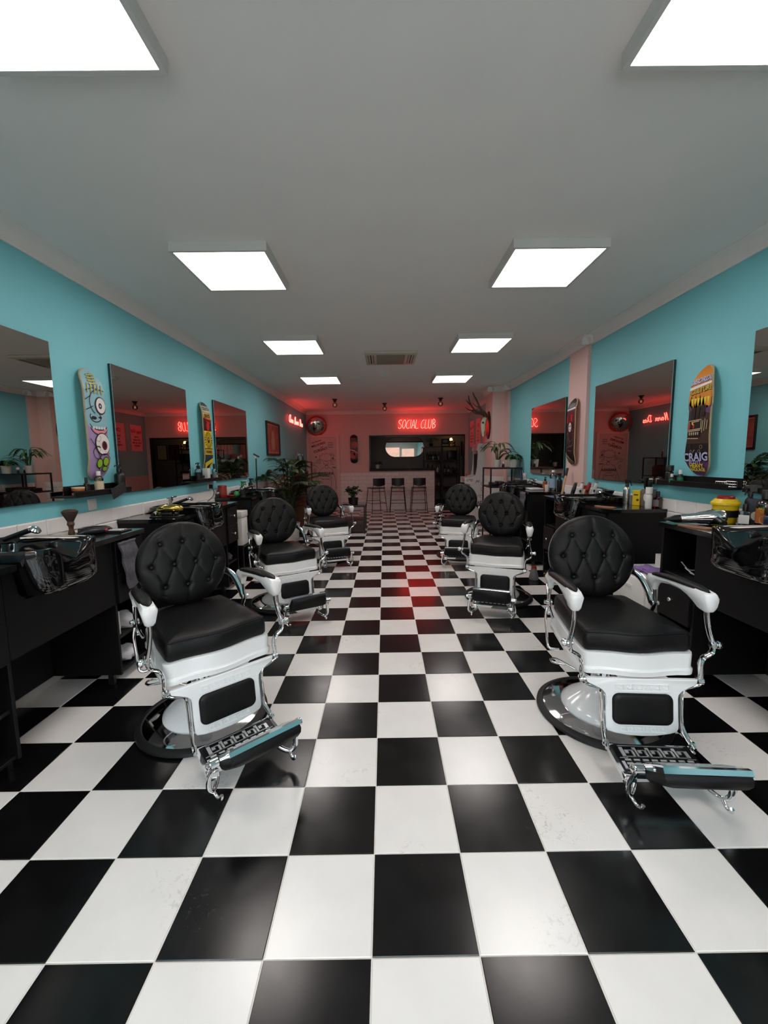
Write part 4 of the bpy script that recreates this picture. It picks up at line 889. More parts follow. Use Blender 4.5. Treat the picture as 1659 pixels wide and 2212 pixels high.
# ================================================================ small things on worktops and ledges
ZL, ZR = .945, .960
G_clear = glass('clear plastic', (226, 236, 238), .2); G_green = glass('green plastic', (120, 190, 110), .2); G_amber = glass('amber liquid bottle', (190, 100, 40), .2); G_red = glass('red liquid bottle', (190, 30, 26), .2); G_oil = glass('yellow oil bottle', (214, 190, 70), .2)
M_liq_g = mat('green liquid', (90, 140, 60), 0.2); M_red = mat('red plastic', (150, 26, 26), 0.35, var=0.03); M_yel = mat('yellow plastic', (230, 196, 30), 0.35, var=0.03); M_wood = mat('walnut', (84, 58, 40), 0.5, var=0.3, vscale=14)
M_gold = mat('gold shell', (200, 176, 90), 0.16, metal=1.0, rvar=0.05); M_grey = mat('grey plastic', (120, 120, 122), 0.4, var=0.05); M_navyp = mat('navy card', (44, 48, 60), 0.5, var=0.06); M_paper = mat('white paper', (224, 220, 212), 0.8, var=0.03); M_tan = mat('tan leather', (164, 118, 88), 0.55, var=0.1, vscale=20, bump=0.2)
M_towelg = mat('grey terry towel', (92, 90, 96), 0.95, var=0.2, vscale=60, bump=0.9, bscale=260); M_towelw = mat('white terry towel', (214, 212, 214), 0.95, var=0.1, vscale=40, bump=0.9, bscale=200); M_towelp = mat('purple towel', (132, 104, 160), 0.95, var=0.2, vscale=40, bump=0.8, bscale=200)
def bottle(name, label, loc, h, r, mb_, mc, top='cap', lab=None, group=None, n=20, shoulder=.72, rz=0, cat='bottle', sq=False):
    t = thing(name, label, cat, loc, rz, group); hb = h*shoulder
    if sq:
        body = MB().rbox(-r, r, -r*.7, r*.7, 0, hb*.94, r*.22).lathe([(r*.45, hb*.93), (r*.3, hb*.98), (r*.3, hb)], 12)
        body = MB().loft([[(r*k*math.cos(a)*(1/max(abs(math.cos(a)), abs(math.sin(a)))**.75), r*k*.75*math.sin(a)*(1/max(abs(math.cos(a)), abs(math.sin(a)))**.75), z) for a in [2*PI*i/24 for i in range(24)]] for k, z in ((.95, 0), (1, .004), (1, hb*.86), (.85, hb*.93), (.4, hb*.97), (.36, hb))])
        obj('body', body, mb_, t, sm=50)
    else: obj('body', MB().lathe([(0, 0), (r*.95, 0), (r, .005), (r, hb*.78), (r*.9, hb*.87), (r*.5, hb*.95), (r*.38, hb*.97), (r*.38, hb)], n), mb_, t, sm=50)
    ht = h-hb
    if top == 'cap': obj('cap', MB().lathe([(0, hb-.004), (r*.5, hb-.004), (r*.5, h-.004), (r*.44, h), (0, h)], n), mc, t)
    elif top == 'wide': obj('cap', MB().lathe([(0, hb*.95), (r*1.01, hb*.95), (r*1.01, h-.004), (r*.95, h), (0, h)], n), mc, t)
    elif top == 'pump':
        c = obj('pump', MB().lathe([(0, hb-.004), (r*.5, hb-.004), (r*.5, hb+ht*.4), (r*.2, hb+ht*.45), (r*.16, hb+ht*.75), (r*.42, hb+ht*.78), (r*.42, h), (0, h)], n), mc, t)
        obj('spout', MB().tube([(0, 0, h-ht*.12), (0, -r*1.25, h-ht*.14), (0, -r*1.4, h-ht*.3)], r*.12, 8), mc, c)
    elif top == 'trigger':
        c = obj('collar', MB().lathe([(0, hb-.004), (r*.5, hb-.004), (r*.48, hb+ht*.3), (r*.34, hb+ht*.42), (0, hb+ht*.42)], n), mc, t)
        obj('spray_head', MB().prism([(-r*.5, hb+ht*.4), (-r*.5, hb+ht*.8), (-r*1.0, hb+ht*.98), (r*.6, h), (r*1.5, hb+ht*.93), (r*1.55, hb+ht*.72), (r*.5, hb+ht*.72), (r*.4, hb+ht*.4)], -r*.3, r*.3, 'Y'), mc, t, sm=20)
        obj('trigger', MB().tube(spline([(r*.75, 0, hb+ht*.74), (r*1.1, 0, hb+ht*.45), (r*1.35, 0, hb+ht*.05)], 4), r*.16, 8), mc, t)
    if lab is not None:
        obj('label_band', MB().lathe([(r*1.012, hb*.16), (r*1.012, hb*.66)], n, cap=False) if not sq else MB().box(-r*.9, r*.9, -r*.79, -r*.765, hb*.15, hb*.7), lab, t, sm=60)
    return t
def part_text(t, txt, size, fn, m, name='lettering'): return print_on(name, place2d(text_bm(txt, size)), fn, m, t)
K_cream = flat_col('cream label', (206, 190, 160)); K_amberl = flat_col('amber label', (176, 98, 44)); K_bluel = flat_col('blue label', (150, 176, 204))

# ---- L1 worktop
t = thing('neck_brush', 'brown wooden neck duster brush standing on its handle', 'brush', (-1.93, 2.56, ZL), group=None)
obj('handle', MB().lathe([(0, 0), (.016, 0), (.019, .01), (.013, .03), (.014, .05), (.021, .065), (.017, .082), (.02, .088), (0, .088)], 20), M_wood, t)
obj('bristles', MB().lathe([(0, .086), (.019, .088), (.03, .11), (.042, .135), (.044, .148), (.03, .158), (0, .162)], 28), mat('brown bristle', (70, 52, 40), 0.9, var=0.4, vscale=80, bump=1.0, bscale=300), t, sm=60)
for i, (x, y, a, lb) in enumerate(((-1.985, 2.50, .2, 'open white notebook lying under the neck brush'), (-1.975, 2.67, -.3, 'folded white sheet of paper beside the neck brush'))):
    t = thing('notebook' if i == 0 else 'paper_sheet', lb, 'paper', (x, y, ZL), a)
    obj('pages', MB().grid(lambda u, v: (-.05+.1*u, -.07+.14*v, .004+.010*math.sin(PI*u)*(1 if i == 0 else .4)), 8, 2), M_paper, t)
    obj('cover', MB().box(-.052, .052, -.072, .072, .0005, .0035), M_paper, t, sm=0)
def clipper(loc, rz, label, body, accent, L=.15):
    t = thing('hair_clipper', label, 'clipper', loc, rz)
    rings = [[(x, w*math.cos(a), h0+h0*math.sin(a)) for a in [2*PI*k/12 for k in range(12)]] for x, w, h0 in ((-L/2, .014, .014), (-L*.4, .02, .018), (0, .022, .020), (L*.3, .019, .018), (L*.42, .018, .014), (L/2, .017, .008))]
    obj('body', MB().loft(rings), body, t, sm=60); obj('blade', MB().rbox(L/2-.004, L/2+.022, -.018, .018, .002, .012, .002, 1), M_steel, t); obj('end_cap', MB().lathe([(0, 0), (.013, 0), (.015, .006), (.013, .016), (0, .018)], 14, (-L/2-.016, 0, .0155), 'X'), accent, t)
clipper((-1.80, 2.55, ZL), -2.2, 'black hair clipper with a red end cap', M_blackp, M_red); clipper((-1.84, 2.66, ZL), .6, 'plain black hair clipper beside the red-ended one', M_blackp, M_blackp, .17)
t = thing('tool_tray', 'shallow black tray holding small white combs', 'tray', (-1.72, 2.66, ZL)); obj('tray', MB().rbox(-.075, .075, -.06, .06, .0005, .008, .004).rbox(-.075, .075, -.06, -.055, .008, .014, .002, 1), M_blackp, t)
for k in range(3): tag(obj('small_comb', MB().rbox(-1.755, -1.665, 2.625+.028*k, 2.637+.028*k, ZL+.0085, ZL+.0135, .001, 1), M_whitep), ['small white comb lying on the black tray, topmost of three', 'small white comb in the middle of the black tray', 'small white comb nearest the worktop edge on the tray'][k], 'comb', 'white combs on the tray')
def towel_hang(name, label, pts, wdt, m, axis='Y'):
    """towel folded over an edge: a ribbed strip following pts"""
    P = spline(pts, 6); mb = MB(); n = 9; rows = []
    for i, p in enumerate(P):
        row = []
        for k in range(n):
            u = k/(n-1)-.5; d = .006*math.sin(k*1.9+i*.25)+.004*math.sin(i*.8)
            row.append((p[0]+d, p[1]+u*wdt*(1-.10*i/len(P)), p[2]))
        rows.append(row)
    back = [[(q[0]-.012 if i else q[0], q[1], q[2]-.004) for q in r] for i, r in enumerate(rows)]
    ring = [r+b[::-1] for r, b in zip(rows, back)]
    return tag(obj(name, mb.loft(ring), m, sm=70), label, 'towel')
towel_hang('towel', 'grey towel hanging over the open drawer of the station', [(-1.582, 2.55, .905), (-1.574, 2.555, .88), (-1.570, 2.57, .80), (-1.566, 2.59, .70), (-1.564, 2.605, .60)], .17, M_towelg)
def crumple(name, label, c, s, m, seed, cat='towel', group=None):
    rnd = random.Random(seed); ph = [rnd.uniform(0, 6) for _ in range(6)]
    mb = MB().sphere((0, 0, 0), 1, 28, 16)
    for i, (x, y, z) in enumerate(mb.v):
        k = 1+.16*math.sin(5*x+ph[0])*math.sin(4*y+ph[1])+.12*math.sin(9*y+ph[2]+3*z)+.08*math.sin(13*x+7*z+ph[3])
        mb.v[i] = (c[0]+x*k*s[0], c[1]+y*k*s[1], c[2]+max(z*k, -.85)*s[2]+s[2]*.85)
    return tag(obj(name, mb, m, sm=80), label, cat, group)
crumple('towel', 'crumpled white towel on the middle shelf under the drawers', (-1.74, 2.63, .303), (.10, .08, .055), M_towelw, 1)
crumple('towel', 'crumpled white towel on the bottom shelf under the drawers', (-1.73, 2.62, .083), (.09, .075, .05), M_towelw, 2)
tag(obj('tissue_box', MB().rbox(-1.70, -1.645, 2.485, 2.52, .3035, .45, .004), M_paper), 'white cardboard box on the station shelf beside towels', 'box')
crumple('towel', 'folded dark grey towel on the shelf below the gold clipper', (-1.75, 4.42, .303), (.10, .07, .05), M_towelg, 3)
# ---- L2 worktop
t = thing('tool_tray', 'black rubber tray holding the gold clipper', 'tray', (-1.745, 3.36, ZL)); obj('tray', MB().rbox(-.12, .115, -.06, .06, .0005, .008, .004), M_blackp, t)
t = thing('gold_clipper', 'shiny gold and black hair clipper on the rubber tray', 'clipper', (-1.725, 3.37, ZL+.0085), .25)
rings = [[(x, w*math.cos(a), z+h*math.sin(a)) for a in [2*PI*k/16 for k in range(16)]] for x, w, z, h in ((-.10, .012, .03, .012), (-.085, .03, .035, .024), (-.03, .042, .04, .032), (.03, .042, .042, .032), (.08, .03, .04, .024), (.10, .012, .036, .012))]
obj('shell', MB().loft(rings).xf(Matrix.Translation((0, 0, .018))), M_gold, t, sm=70); obj('base', MB().rbox(-.07, .065, -.03, .03, .0, .032, .012), M_blackp, t); obj('dial', MB().cyl((.03, -.042, .02), .012, .012, 14, 'Y'), M_chrome, t)
clipper((-1.835, 3.40, ZL+.0085), 1.3, 'small silver trimmer on the rubber tray beside the gold clipper', M_steel, M_blackp, .11)
# ---- white container between stations
t = thing('storage_container', 'white lidded container with a black handle slot between stations', 'container', (-1.83, 4.86, .40))
obj('box', MB().rbox(-.20, .20, -.10, .10, 0, .33, .01), M_whitep, t); ld = obj('lid', MB().rbox(-.205, .205, -.105, .105, .331, .405, .008), M_whitep, t); obj('handle_slot', MB().rbox(.06, .15, -.109, -.104, .355, .375, .004), M_blackp, ld)
t = thing('trolley', 'black metal trolley standing under the white container', 'trolley', (-1.83, 4.86, 0))
obj('top_shelf', MB().box(-.205, .205, -.105, .105, .375, .399), M_blackm, t, sm=0); obj('bottom_shelf', MB().box(-.205, .205, -.105, .105, .08, .10), M_blackm, t, sm=0)
for sx in (-1, 1):
    for sy in (-1, 1): obj('leg', MB().box(sx*.19-.01, sx*.19+.01, sy*.09-.01, sy*.09+.01, 0, .375), M_blackm, t, sm=0)
# ---- L3 worktop
t = thing('red_tub', 'dark red cylindrical tub with a cream label', 'tub', (-2.0, 5.17, ZL)); obj('body', MB().lathe([(0, 0), (.05, 0), (.053, .01), (.053, .14), (.05, .15), (0, .15)], 28), M_red, t); obj('label_band', MB().lathe([(.0537, .03), (.0537, .12)], 28, cap=False), flat_col('brick label', (150, 60, 48)), t)
bottle('glass_jar', 'small dark jar beside the red tub', (-2.03, 5.10, ZL), .07, .022, M_blackp, M_steel, 'wide', cat='jar')
tag(obj('red_dish', MB().lathe([(0, .0005), (.05, .0005), (.058, .012), (.055, .02), (.045, .012), (0, .010)], 24, (-1.93, 5.27, ZL)), M_red), 'shallow red dish beside the green rubber bulb', 'dish')
t = thing('rubber_bulb', 'green rubber blower bulb lying on the worktop', 'blower bulb', (-1.83, 5.19, ZL)); obj('bulb', MB().sphere((0, 0, .036), .036, 18, 12), mat('green rubber', (70, 170, 90), 0.4, var=0.05), t, sm=80); obj('nozzle', MB().tube([(.02, 0, .055), (.055, .0, .095)], [.012, .004], 8), mat('green rubber', (70, 170, 90)), t)
bottle('spray_bottle', 'clear spray bottle with green head and green liquid', (-1.735, 5.15, ZL), .20, .034, G_clear, mat('green cap', (40, 120, 60), 0.35), 'trigger', lab=K_black)
tag(obj('green_liquid', MB().lathe([(0, .004), (.031, .004), (.031, .05), (0, .05)], 16, (-1.735, 5.15, ZL)), M_liq_g), 'green liquid at the bottom of the clear spray bottle', 'liquid')
clipper((-1.86, 6.02, ZL), .3, 'dark red trimmer lying near the black stand lamp', M_red, M_blackp, .13)
t = thing('stand_lamp', 'slim black stand with a small adjustable head on the worktop', 'lamp', (-1.92, 6.32, ZL)); obj('base', MB().lathe([(0, 0), (.06, 0), (.06, .012), (.02, .018), (0, .018)], 24), M_blackm, t); obj('pole', MB().tube([(0, 0, .015), (.004, .01, .52)], .010, 8), M_blackm, t)
hd = obj('head', MB().rbox(-.05, .05, -.012, .012, -.010, .012, .004).xf(Matrix.Translation((.01, .01, .535)) @ Matrix.Rotation(.5, 4, 'Y')), M_blackm, t); obj('clamp', MB().rbox(-.012, .012, -.016, .016, .49, .525, .003), M_whitep, t)
bottle('spray_bottle', 'black spray bottle beside the slim black stand', (-1.99, 6.24, ZL), .19, .033, M_blackp, M_blackp, 'trigger')
t = thing('tool_box', 'white open box holding two white tubes', 'box', (-2.0, 6.10, ZL)); mb = MB().box(-.05, .05, -.05, .05, .0005, .004)
for a in ((-.05, -.046, -.05, .05), (.046, .05, -.05, .05), (-.046, .046, -.05, -.046), (-.046, .046, .046, .05)): mb.box(*a, .004, .06)
obj('box', mb, M_whitep, t, sm=0)
for k in range(2): tag(obj('white_tube', MB().tube([(-2.02+.03*k, 6.10, ZL+.006), (-2.045+.03*k, 6.085+.02*k, ZL+.17)], .012, 10), M_whitep), ['white tube leaning in the box, against the wall', 'white tube leaning in the box, away from the wall'][k], 'tube', 'white tubes in the box')
crumple('towel', 'stack of pale cream towels at the far worktop end', (-1.75, 6.32, ZL), (.11, .09, .02), M_towelw, 5)
# ---- ledge below the eyeball skateboard
xl = XL+.055; zl = 1.1795
for k, (lb, m1, m2) in enumerate((('flat pink wax tin, lowest of the stack on the ledge', K_pink, K_black), ('flat orange and black wax tin resting on the pink tin', K_amberl, K_cream))):
    t = thing('wax_tin', lb, 'tin', (xl, 2.77, zl+.027*k), group='wax tins stacked on the ledge'); obj('tin', MB().lathe([(0, .0005), (.036, .0005), (.037, .003), (.037, .016), (0, .016)], 28), m1, t); obj('lid', MB().lathe([(0, .016), (.038, .016), (.038, .025), (.036, .0265), (0, .0265)], 28), m2, t)
bottle('amber_bottle', 'small dark brown bottle with black cap beside the wax tins', (xl-.01, 2.865, zl), .115, .018, mat('dark amber', (46, 22, 18), 0.15), M_blackp, 'cap', K_black)
bottle('oil_bottle', 'yellow oil bottle with a white cap on the ledge', (xl+.009, 2.965, zl), .155, .029, G_oil, M_whitep, 'cap', K_cream, shoulder=.82)
bottle('pump_bottle', 'black pump bottle with white print on the ledge', (xl, 3.215, zl), .20, .037, M_blackp, M_blackp, 'pump', K_black)
t = thing('black_card', 'black folded card sign hanging over the ledge front', 'card', (XL+.11, 3.10, 1.19), PI/2); obj('sheet', MB().rbox(-.085, .085, -.006, -.003, -.045, .035, .001, 1).xf(Matrix.Rotation(math.radians(-18), 4, 'Y')), mat('black card', (34, 34, 36), 0.6), t)
# ---- ledge below the yellow skateboard
bottle('dropper_bottle', 'clear bottle with black label and tall black stopper', (xl, 4.58, zl), .205, .04, G_clear, M_blackp, 'pump', K_black)
bottle('black_jar', 'short black jar between the clear and white bottles', (xl, 4.675, zl), .06, .024, M_blackp, M_blackp, 'wide', cat='jar')
tag(obj('white_carton', MB().rbox(xl-.03, xl+.03, 4.745, 4.825, zl, zl+.14, .004), mat('white carton', (214, 212, 208), 0.5, var=0.04, vscale=60)), 'white printed carton standing on the ledge', 'carton')
bottle('clear_bottle', 'slim clear bottle with black cap on the ledge', (xl+.008, 4.985, zl), .19, .026, G_clear, M_blackp, 'cap', K_grey)
bottle('amber_bottle', 'small amber bottle at the ledge end beside the mirror', (xl, 5.055, zl), .11, .018, G_amber, M_blackp, 'cap', K_cream)
# ---- ledge below the orange-topped skateboard
xr = XR-.055
bottle('black_bottle', 'tall square black bottle on the ledge below the orange skateboard', (xr-.01, 3.25, zl), .14, .028, M_blackp, M_blackp, 'wide', sq=False)
bottle('tonic_bottle', 'black bottle with white cap and green label on the ledge', (xr+.015, 3.165, zl), .105, .022, M_blackp, M_whitep, 'cap', flat_col('green label', (40, 120, 90)))
bottle('tonic_bottle', 'short black bottle with white cap nearest the ledge front', (xr-.035, 3.185, zl), .075, .019, M_blackp, M_whitep, 'cap', flat_col('green label', (40, 120, 90)))
for k in range(6): tag(obj('guard_comb', MB().rbox(xr-.035, xr+.025, 2.86+.042*k, 2.895+.042*k, zl, zl+.012, .003, 1), M_blackp), 'small black clipper guard lying flat in a row on the ledge', 'clipper guard', 'clipper guards on the ledge')
t = thing('wire_basket', 'small open wire basket at the ledge end', 'basket', (xr, 2.715, zl)); mb = MB()
for k in range(6): y = -.045+.018*k; mb.tube([(-.035, y, .0025), (-.035, y, .038), ], .0018, 5).tube([(.035, y, .0025), (.035, y, .038)], .0018, 5)
for z in (.003, .02, .038): mb.tube([(-.035, -.045, z), (.035, -.045, z), (.035, .045, z), (-.035, .045, z)], .0022, 5, closed=True)
o = obj('wires', mb, M_steel, t); o['kind'] = 'stuff'; obj('tray', MB().box(-.034, .034, -.044, .044, .0005, .003), M_steel, t, sm=0)
# ---- R1 worktop
t = thing('hair_dryer', 'chrome hair dryer lying on the worktop, black nozzle', 'hair dryer', (2.045, 2.548, ZR+.0415), math.radians(-19))
obj('barrel', MB().lathe([(0, -.115), (.024, -.115), (.027, -.10), (.032, -.02), (.038, .0), (.040, .03), (.046, .05), (.046, .115), (.042, .125), (0, .128)], 32, (0, 0, 0), 'X').xf(Matrix.Rotation(math.radians(-5), 4, 'Y')), M_chrome, t, sm=45)
nz = [[(x, w*math.cos(a), h*math.sin(a)) for a in [2*PI*k/16 for k in range(16)]] for x, w, h in ((-.105, .027, .027), (-.135, .028, .024), (-.175, .034, .010), (-.19, .035, .007))]
obj('nozzle', MB().loft(nz).xf(Matrix.Rotation(math.radians(-5), 4, 'Y')), M_blackp, t, sm=60); obj('handle', MB().tube(spline([(.075, -.03, .0), (.08, -.09, -.008), (.075, -.14, -.012)], 4), [.018]*8+[.016], 12), M_blackp, t, sm=60); obj('rear_grille', MB().lathe([(0, .12), (.038, .122), (.030, .134), (0, .136)], 20, (0, 0, 0), 'X').xf(Matrix.Rotation(math.radians(-5), 4, 'Y')), M_blackp, t)
t = thing('sharps_bin', 'yellow plastic sharps bin with a red lid', 'bin', (2.25, 2.605, ZR)); obj('body', MB().lathe([(0, 0), (.055, 0), (.062, .01), (.070, .12), (.070, .125)], 28), M_yel, t); obj('rim_lid', MB().lathe([(0, .118), (.079, .118), (.079, .13), (.073, .136), (.060, .155), (0, .155)], 28), M_yel, t); obj('red_cap', MB().lathe([(0, .155), (.046, .155), (.046, .168), (.04, .173), (0, .173)], 24), M_red, t); obj('label_band', MB().lathe([(.0675, .04), (.0695, .085)], 28, cap=False), K_black, t)
bottle('spray_bottle', 'black spray bottle standing beside the yellow bin', (2.354, 2.548, ZR), .245, .026, M_blackp, M_blackp, 'trigger', rz=PI)
bottle('gel_bottle', 'clear square bottle of pale gel with white label', (2.262, 2.472, ZR), .135, .028, G_clear, M_blackp, 'cap', K_white, sq=True, rz=-.9)
t = thing('navy_carton', 'dark navy carton with a pale round emblem', 'carton', (2.338, 2.478, ZR), -.9); obj('box', MB().rbox(-.033, .037, -.02, .02, .0005, .165, .003), M_navyp, t); print_on('emblem', poly_bm([ell(0, .06, .022, .028)]), lambda a, b: (a, -.0205, b), K_cream, t)
t = bottle('tonic_spray', 'amber labelled clear spray tonic bottle with round emblem', (2.310, 2.395, ZR), .225, .040, G_amber, M_blackp, 'cap', K_amberl, shoulder=.78)
cyl = lambda r: (lambda a, b: (r*math.sin(a/r), -r*math.cos(a/r), b)); R_ = .0413
fn = cyl(R_)
e_ = empty = None
lt = print_on('emblem', place2d(poly_bm([ell(0, 0, .024, .026)]), 0, -.03, .05), fn, K_cream, t); print_on('lettering', place2d(text_bm('HOUSE', .02), 0, -.03, .115), fn, K_gold, t); print_on('lettering', place2d(text_bm('TONIC', .014), 0, -.03, .095), fn, K_gold, t)
bottle('blue_bottle', 'blue labelled bottle with black cap beside the amber tonic', (2.275, 2.318, ZR), .13, .030, mat('blue bottle', (40, 60, 84), 0.2), M_blackp, 'wide', K_navy)
def tool_pouch(x, y, label):
    t = thing('leather_pouch', label, 'pouch', (x, y, ZR), math.radians(-65)); o = [(a*.62, b*.75) for a, b in [( -.16, .0), (-.10, -.035), (.02, -.048), (.13, -.045), (.15, -.02), (.15, .03), (.02, .042), (-.10, .025)]]
    obj('leather', MB().prism(o, .0005, .007), M_tan, t, sm=20); obj('slit', MB().prism([(-.04, -.003), (.0, -.009), (.06, -.005), (.0, .005)], .007, .0085), K_black, t, sm=0)
tool_pouch(1.935, 2.44, 'flat tan leather pouch beside the chrome hair dryer'); tool_pouch(1.955, 3.50, 'flat tan leather pouch in front of the silver spray bottle')
tag(obj('charger_cable', MB().tube(spline([(2.0, 2.62, .70), (2.02, 2.58, .655), (2.0, 2.52, .645), (2.03, 2.47, .655), (2.06, 2.50, .68), (2.02, 2.55, .66), (1.97, 2.54, .68), (1.99, 2.46, .64)], 6), .0035, 6), M_whitep), 'white charger cable coiled in the open compartment', 'cable')
tag(obj('power_adapter', MB().rbox(2.04, 2.085, 2.42, 2.46, .639, .705, .005), M_grey), 'grey power adapter standing in the open compartment', 'adapter')
# ---- R2 worktop
bottle('spray_bottle', 'silver metal spray bottle with black trigger', (2.285, 3.742, ZR), .225, .030, M_steel, M_blackp, 'trigger', shoulder=.72)
tag(obj('grey_cup', MB().lathe([(0, .0005), (.03, .0005), (.034, .08), (.031, .08), (.028, .006), (0, .006)], 20, (2.315, 3.688, ZR)), M_grey), 'plain grey cup between the spray bottle and yellow box', 'cup')
t = thing('wooden_holder', 'small wooden holder with sticks behind the yellow box', 'holder', (2.345, 3.625, ZR)); obj('box', MB().rbox(-.025, .025, -.028, .028, .0005, .075, .003), mat('pale wood', (170, 120, 70), 0.5, var=0.15), t)
t = thing('yellow_carton', 'bright yellow carton with black print', 'carton', (2.295, 3.602, ZR), -.9); obj('box', MB().rbox(-.03, .03, -.02, .02, .0005, .135, .002, 1), M_yel, t); print_on('print', poly_bm([star(.012, .05, .016), [(-.02, .09), (.015, .09), (.015, .10), (-.02, .10)]]), lambda a, b: (a, -.0205, b), K_black, t)
t = thing('comb_holder', 'tall grey holder filled with black combs and brushes', 'holder', (2.335, 3.505, ZR)); obj('box', MB().rbox(-.035, .035, -.05, .05, .0005, .15, .004), mat('taupe card', (110, 98, 98), 0.5), t); print_on('emblem', poly_bm([ell(.012, .08, .028, .034)]), lambda a, b: (-.0355, -a, b), K_white, t)
for k in range(6):
    y = 3.462+.016*k; x = 2.315+.012*(k % 3); t = thing('brush' if k in (2, 4) else 'comb', ['black comb standing in the tall holder, nearest the wall mirror', 'black comb with wide teeth in the tall holder', 'white-bristled brush standing in the tall holder', 'long black comb leaning in the tall holder', 'pale bristled flat brush in the tall holder', 'short black comb in the tall holder'][k], 'brush' if k in (2, 4) else 'comb', (x, y, ZR+.151), group='combs in the tall holder')
    h = .07+.012*((k*5) % 4); obj('spine', MB().rbox(-.016, .016, -.005, .005, .0, h, .003, 1), M_whitep if k in (2, 4) else M_blackp, t); obj('teeth', MB().rbox(-.022, -.016, -.003, .003, .008, h-.006, .001, 1), M_blackp, t)
bottle('white_bottle', 'tall white plastic bottle with white cap', (2.275, 3.41, ZR), .175, .026, M_whitep, M_whitep, 'wide')
bottle('red_bottle', 'clear bottle of red liquid with black cap', (2.342, 3.395, ZR), .14, .028, G_red, M_blackp, 'cap', K_grey, sq=True, rz=-1.2)
t = thing('tint_bowl', 'black tint bowl resting on the basin rim', 'bowl', (2.20, 3.93, 1.0165)); obj('bowl', MB().lathe([(0, 0), (.045, 0), (.05, .008), (.072, .055), (.069, .055), (.046, .012), (0, .010)], 28), M_blackp, t); obj('foot', MB().lathe([(.045, 0), (.045, .006), (.03, .006)], 20), M_blackp, t)
tag(obj('clipper_stand', MB().rbox(2.02, 2.34, 4.28, 4.44, ZR, ZR+.03, .006), M_blackp), 'long black charging stand holding upright clippers', 'stand')
for k, (m, lb) in enumerate(((M_blackp, 'black clipper leaning in the charging stand, nearest the front edge'), (M_whitep, 'white clipper leaning in the charging stand, beside the front black one'), (M_red, 'dark red clipper leaning in the charging stand'), (M_whitep, 'white clipper with black dial, nearest the wall in the stand'))):
    t = thing('hair_clipper', lb, 'clipper', (2.065+.075*k, 4.36, ZR+.0305), group='clippers in the charging stand')
    rings = [[(w*math.cos(a)+.28*z, .8*w*math.sin(a), z) for a in [2*PI*i/12 for i in range(12)]] for z, w in ((0, .018), (.03, .022), (.07, .023), (.10, .019), (.125, .016))]
    obj('body', MB().loft(rings), m, t, sm=60); obj('blade', MB().rbox(.024, .050, -.014, .014, .124, .136, .002, 1), M_steel, t); obj('switch', MB().rbox(-.006, .010, -.0245, -.015, .03, .055, .002, 1), M_blackp, t)
t = thing('red_tub', 'dark red tub behind the charging clippers', 'tub', (2.32, 4.55, ZR)); obj('body', MB().lathe([(0, 0), (.045, 0), (.047, .10), (.05, .10), (.05, .118), (0, .118)], 24), M_red, t); obj('label_band', MB().lathe([(.0465, .02), (.0475, .08)], 24, cap=False), K_cream, t)
bottle('white_bottle', 'white spray bottle behind the charging clippers', (2.33, 4.46, ZR), .15, .024, M_whitep, M_whitep, 'trigger', rz=PI)
# ---- under R2/R1
t = thing('drawer_tower', 'white plastic drawer tower between stations', 'drawers', (2.09, 2.98, 0)); obj('frame', MB().rbox(-.20, .26, -.2, .2, 0, .54, .008), M_whitep, t)
for k in range(2): d = obj('drawer', MB().rbox(-.215, -.202, -.19, .19, .03+.25*k, .26+.25*k, .004), M_whitep, t); obj('handle', MB().rbox(-.222, -.2155, -.05, .05, .18+.25*k, .20+.25*k, .002, 1), M_whitep, d)
crumple('towel', 'purple towel lying on top of the white drawer tower', (2.0, 2.93, .54), (.085, .12, .022), M_towelp, 9)
t = thing('open_tray', 'white open plastic tray resting behind the purple towel', 'tray', (2.25, 3.05, .5405)); mb = MB().box(-.07, .07, -.09, .09, 0, .005)
for a in ((-.07, -.065, -.09, .09), (.065, .07, -.09, .09), (-.065, .065, -.09, -.085), (-.065, .065, .085, .09)): mb.box(*a, .005, .09)
obj('tray', mb, M_whitep, t, sm=0)
# ---- R3 worktop
bottle('water_bottle', 'clear plastic water bottle with blue and white label', (2.27, 5.36, ZR), .27, .042, G_clear, M_whitep, 'cap', K_bluel, shoulder=.9)
bottle('amber_bottle', 'amber pump bottle beside the pink pump bottle', (2.26, 5.60, ZR), .17, .03, mat('amber plastic', (130, 64, 36), .3), M_blackp, 'pump', K_amberl); bottle('pink_bottle', 'pink pump bottle beside the amber pump bottle', (2.31, 5.54, ZR), .165, .03, mat('dusky pink plastic', (176, 120, 120), .3), M_blackp, 'pump')
tag(obj('paper_cup', MB().lathe([(0, .0005), (.028, .0005), (.034, .075), (.032, .075), (.026, .006), (0, .006)], 20, (2.215, 5.41, ZR)), M_paper), 'white paper cup beside the water bottle', 'cup')
bottle('black_spray', 'black spray bottle between the water bottle and wooden pole', (2.325, 5.29, ZR), .23, .033, M_blackp, M_blackp, 'trigger', rz=PI)
tag(obj('towel', MB().rbox(2.02, 2.20, 5.48, 5.70, ZR+.0005, ZR+.022, .008), M_towelw), 'flat folded white towel on the worktop by the paper cup', 'towel')
towel_hang('towel', 'light grey towel draped over the front edge by the water bottle', [(1.868, 5.30, .955), (1.862, 5.30, .93), (1.858, 5.30, .85), (1.856, 5.30, .75), (1.856, 5.30, .68)], .16, M_towelg)
bottle('white_bottle', 'white lotion bottle among the tools beside the blue scissors', (2.23, 6.33, ZR), .20, .03, M_whitep, M_whitep, 'wide')
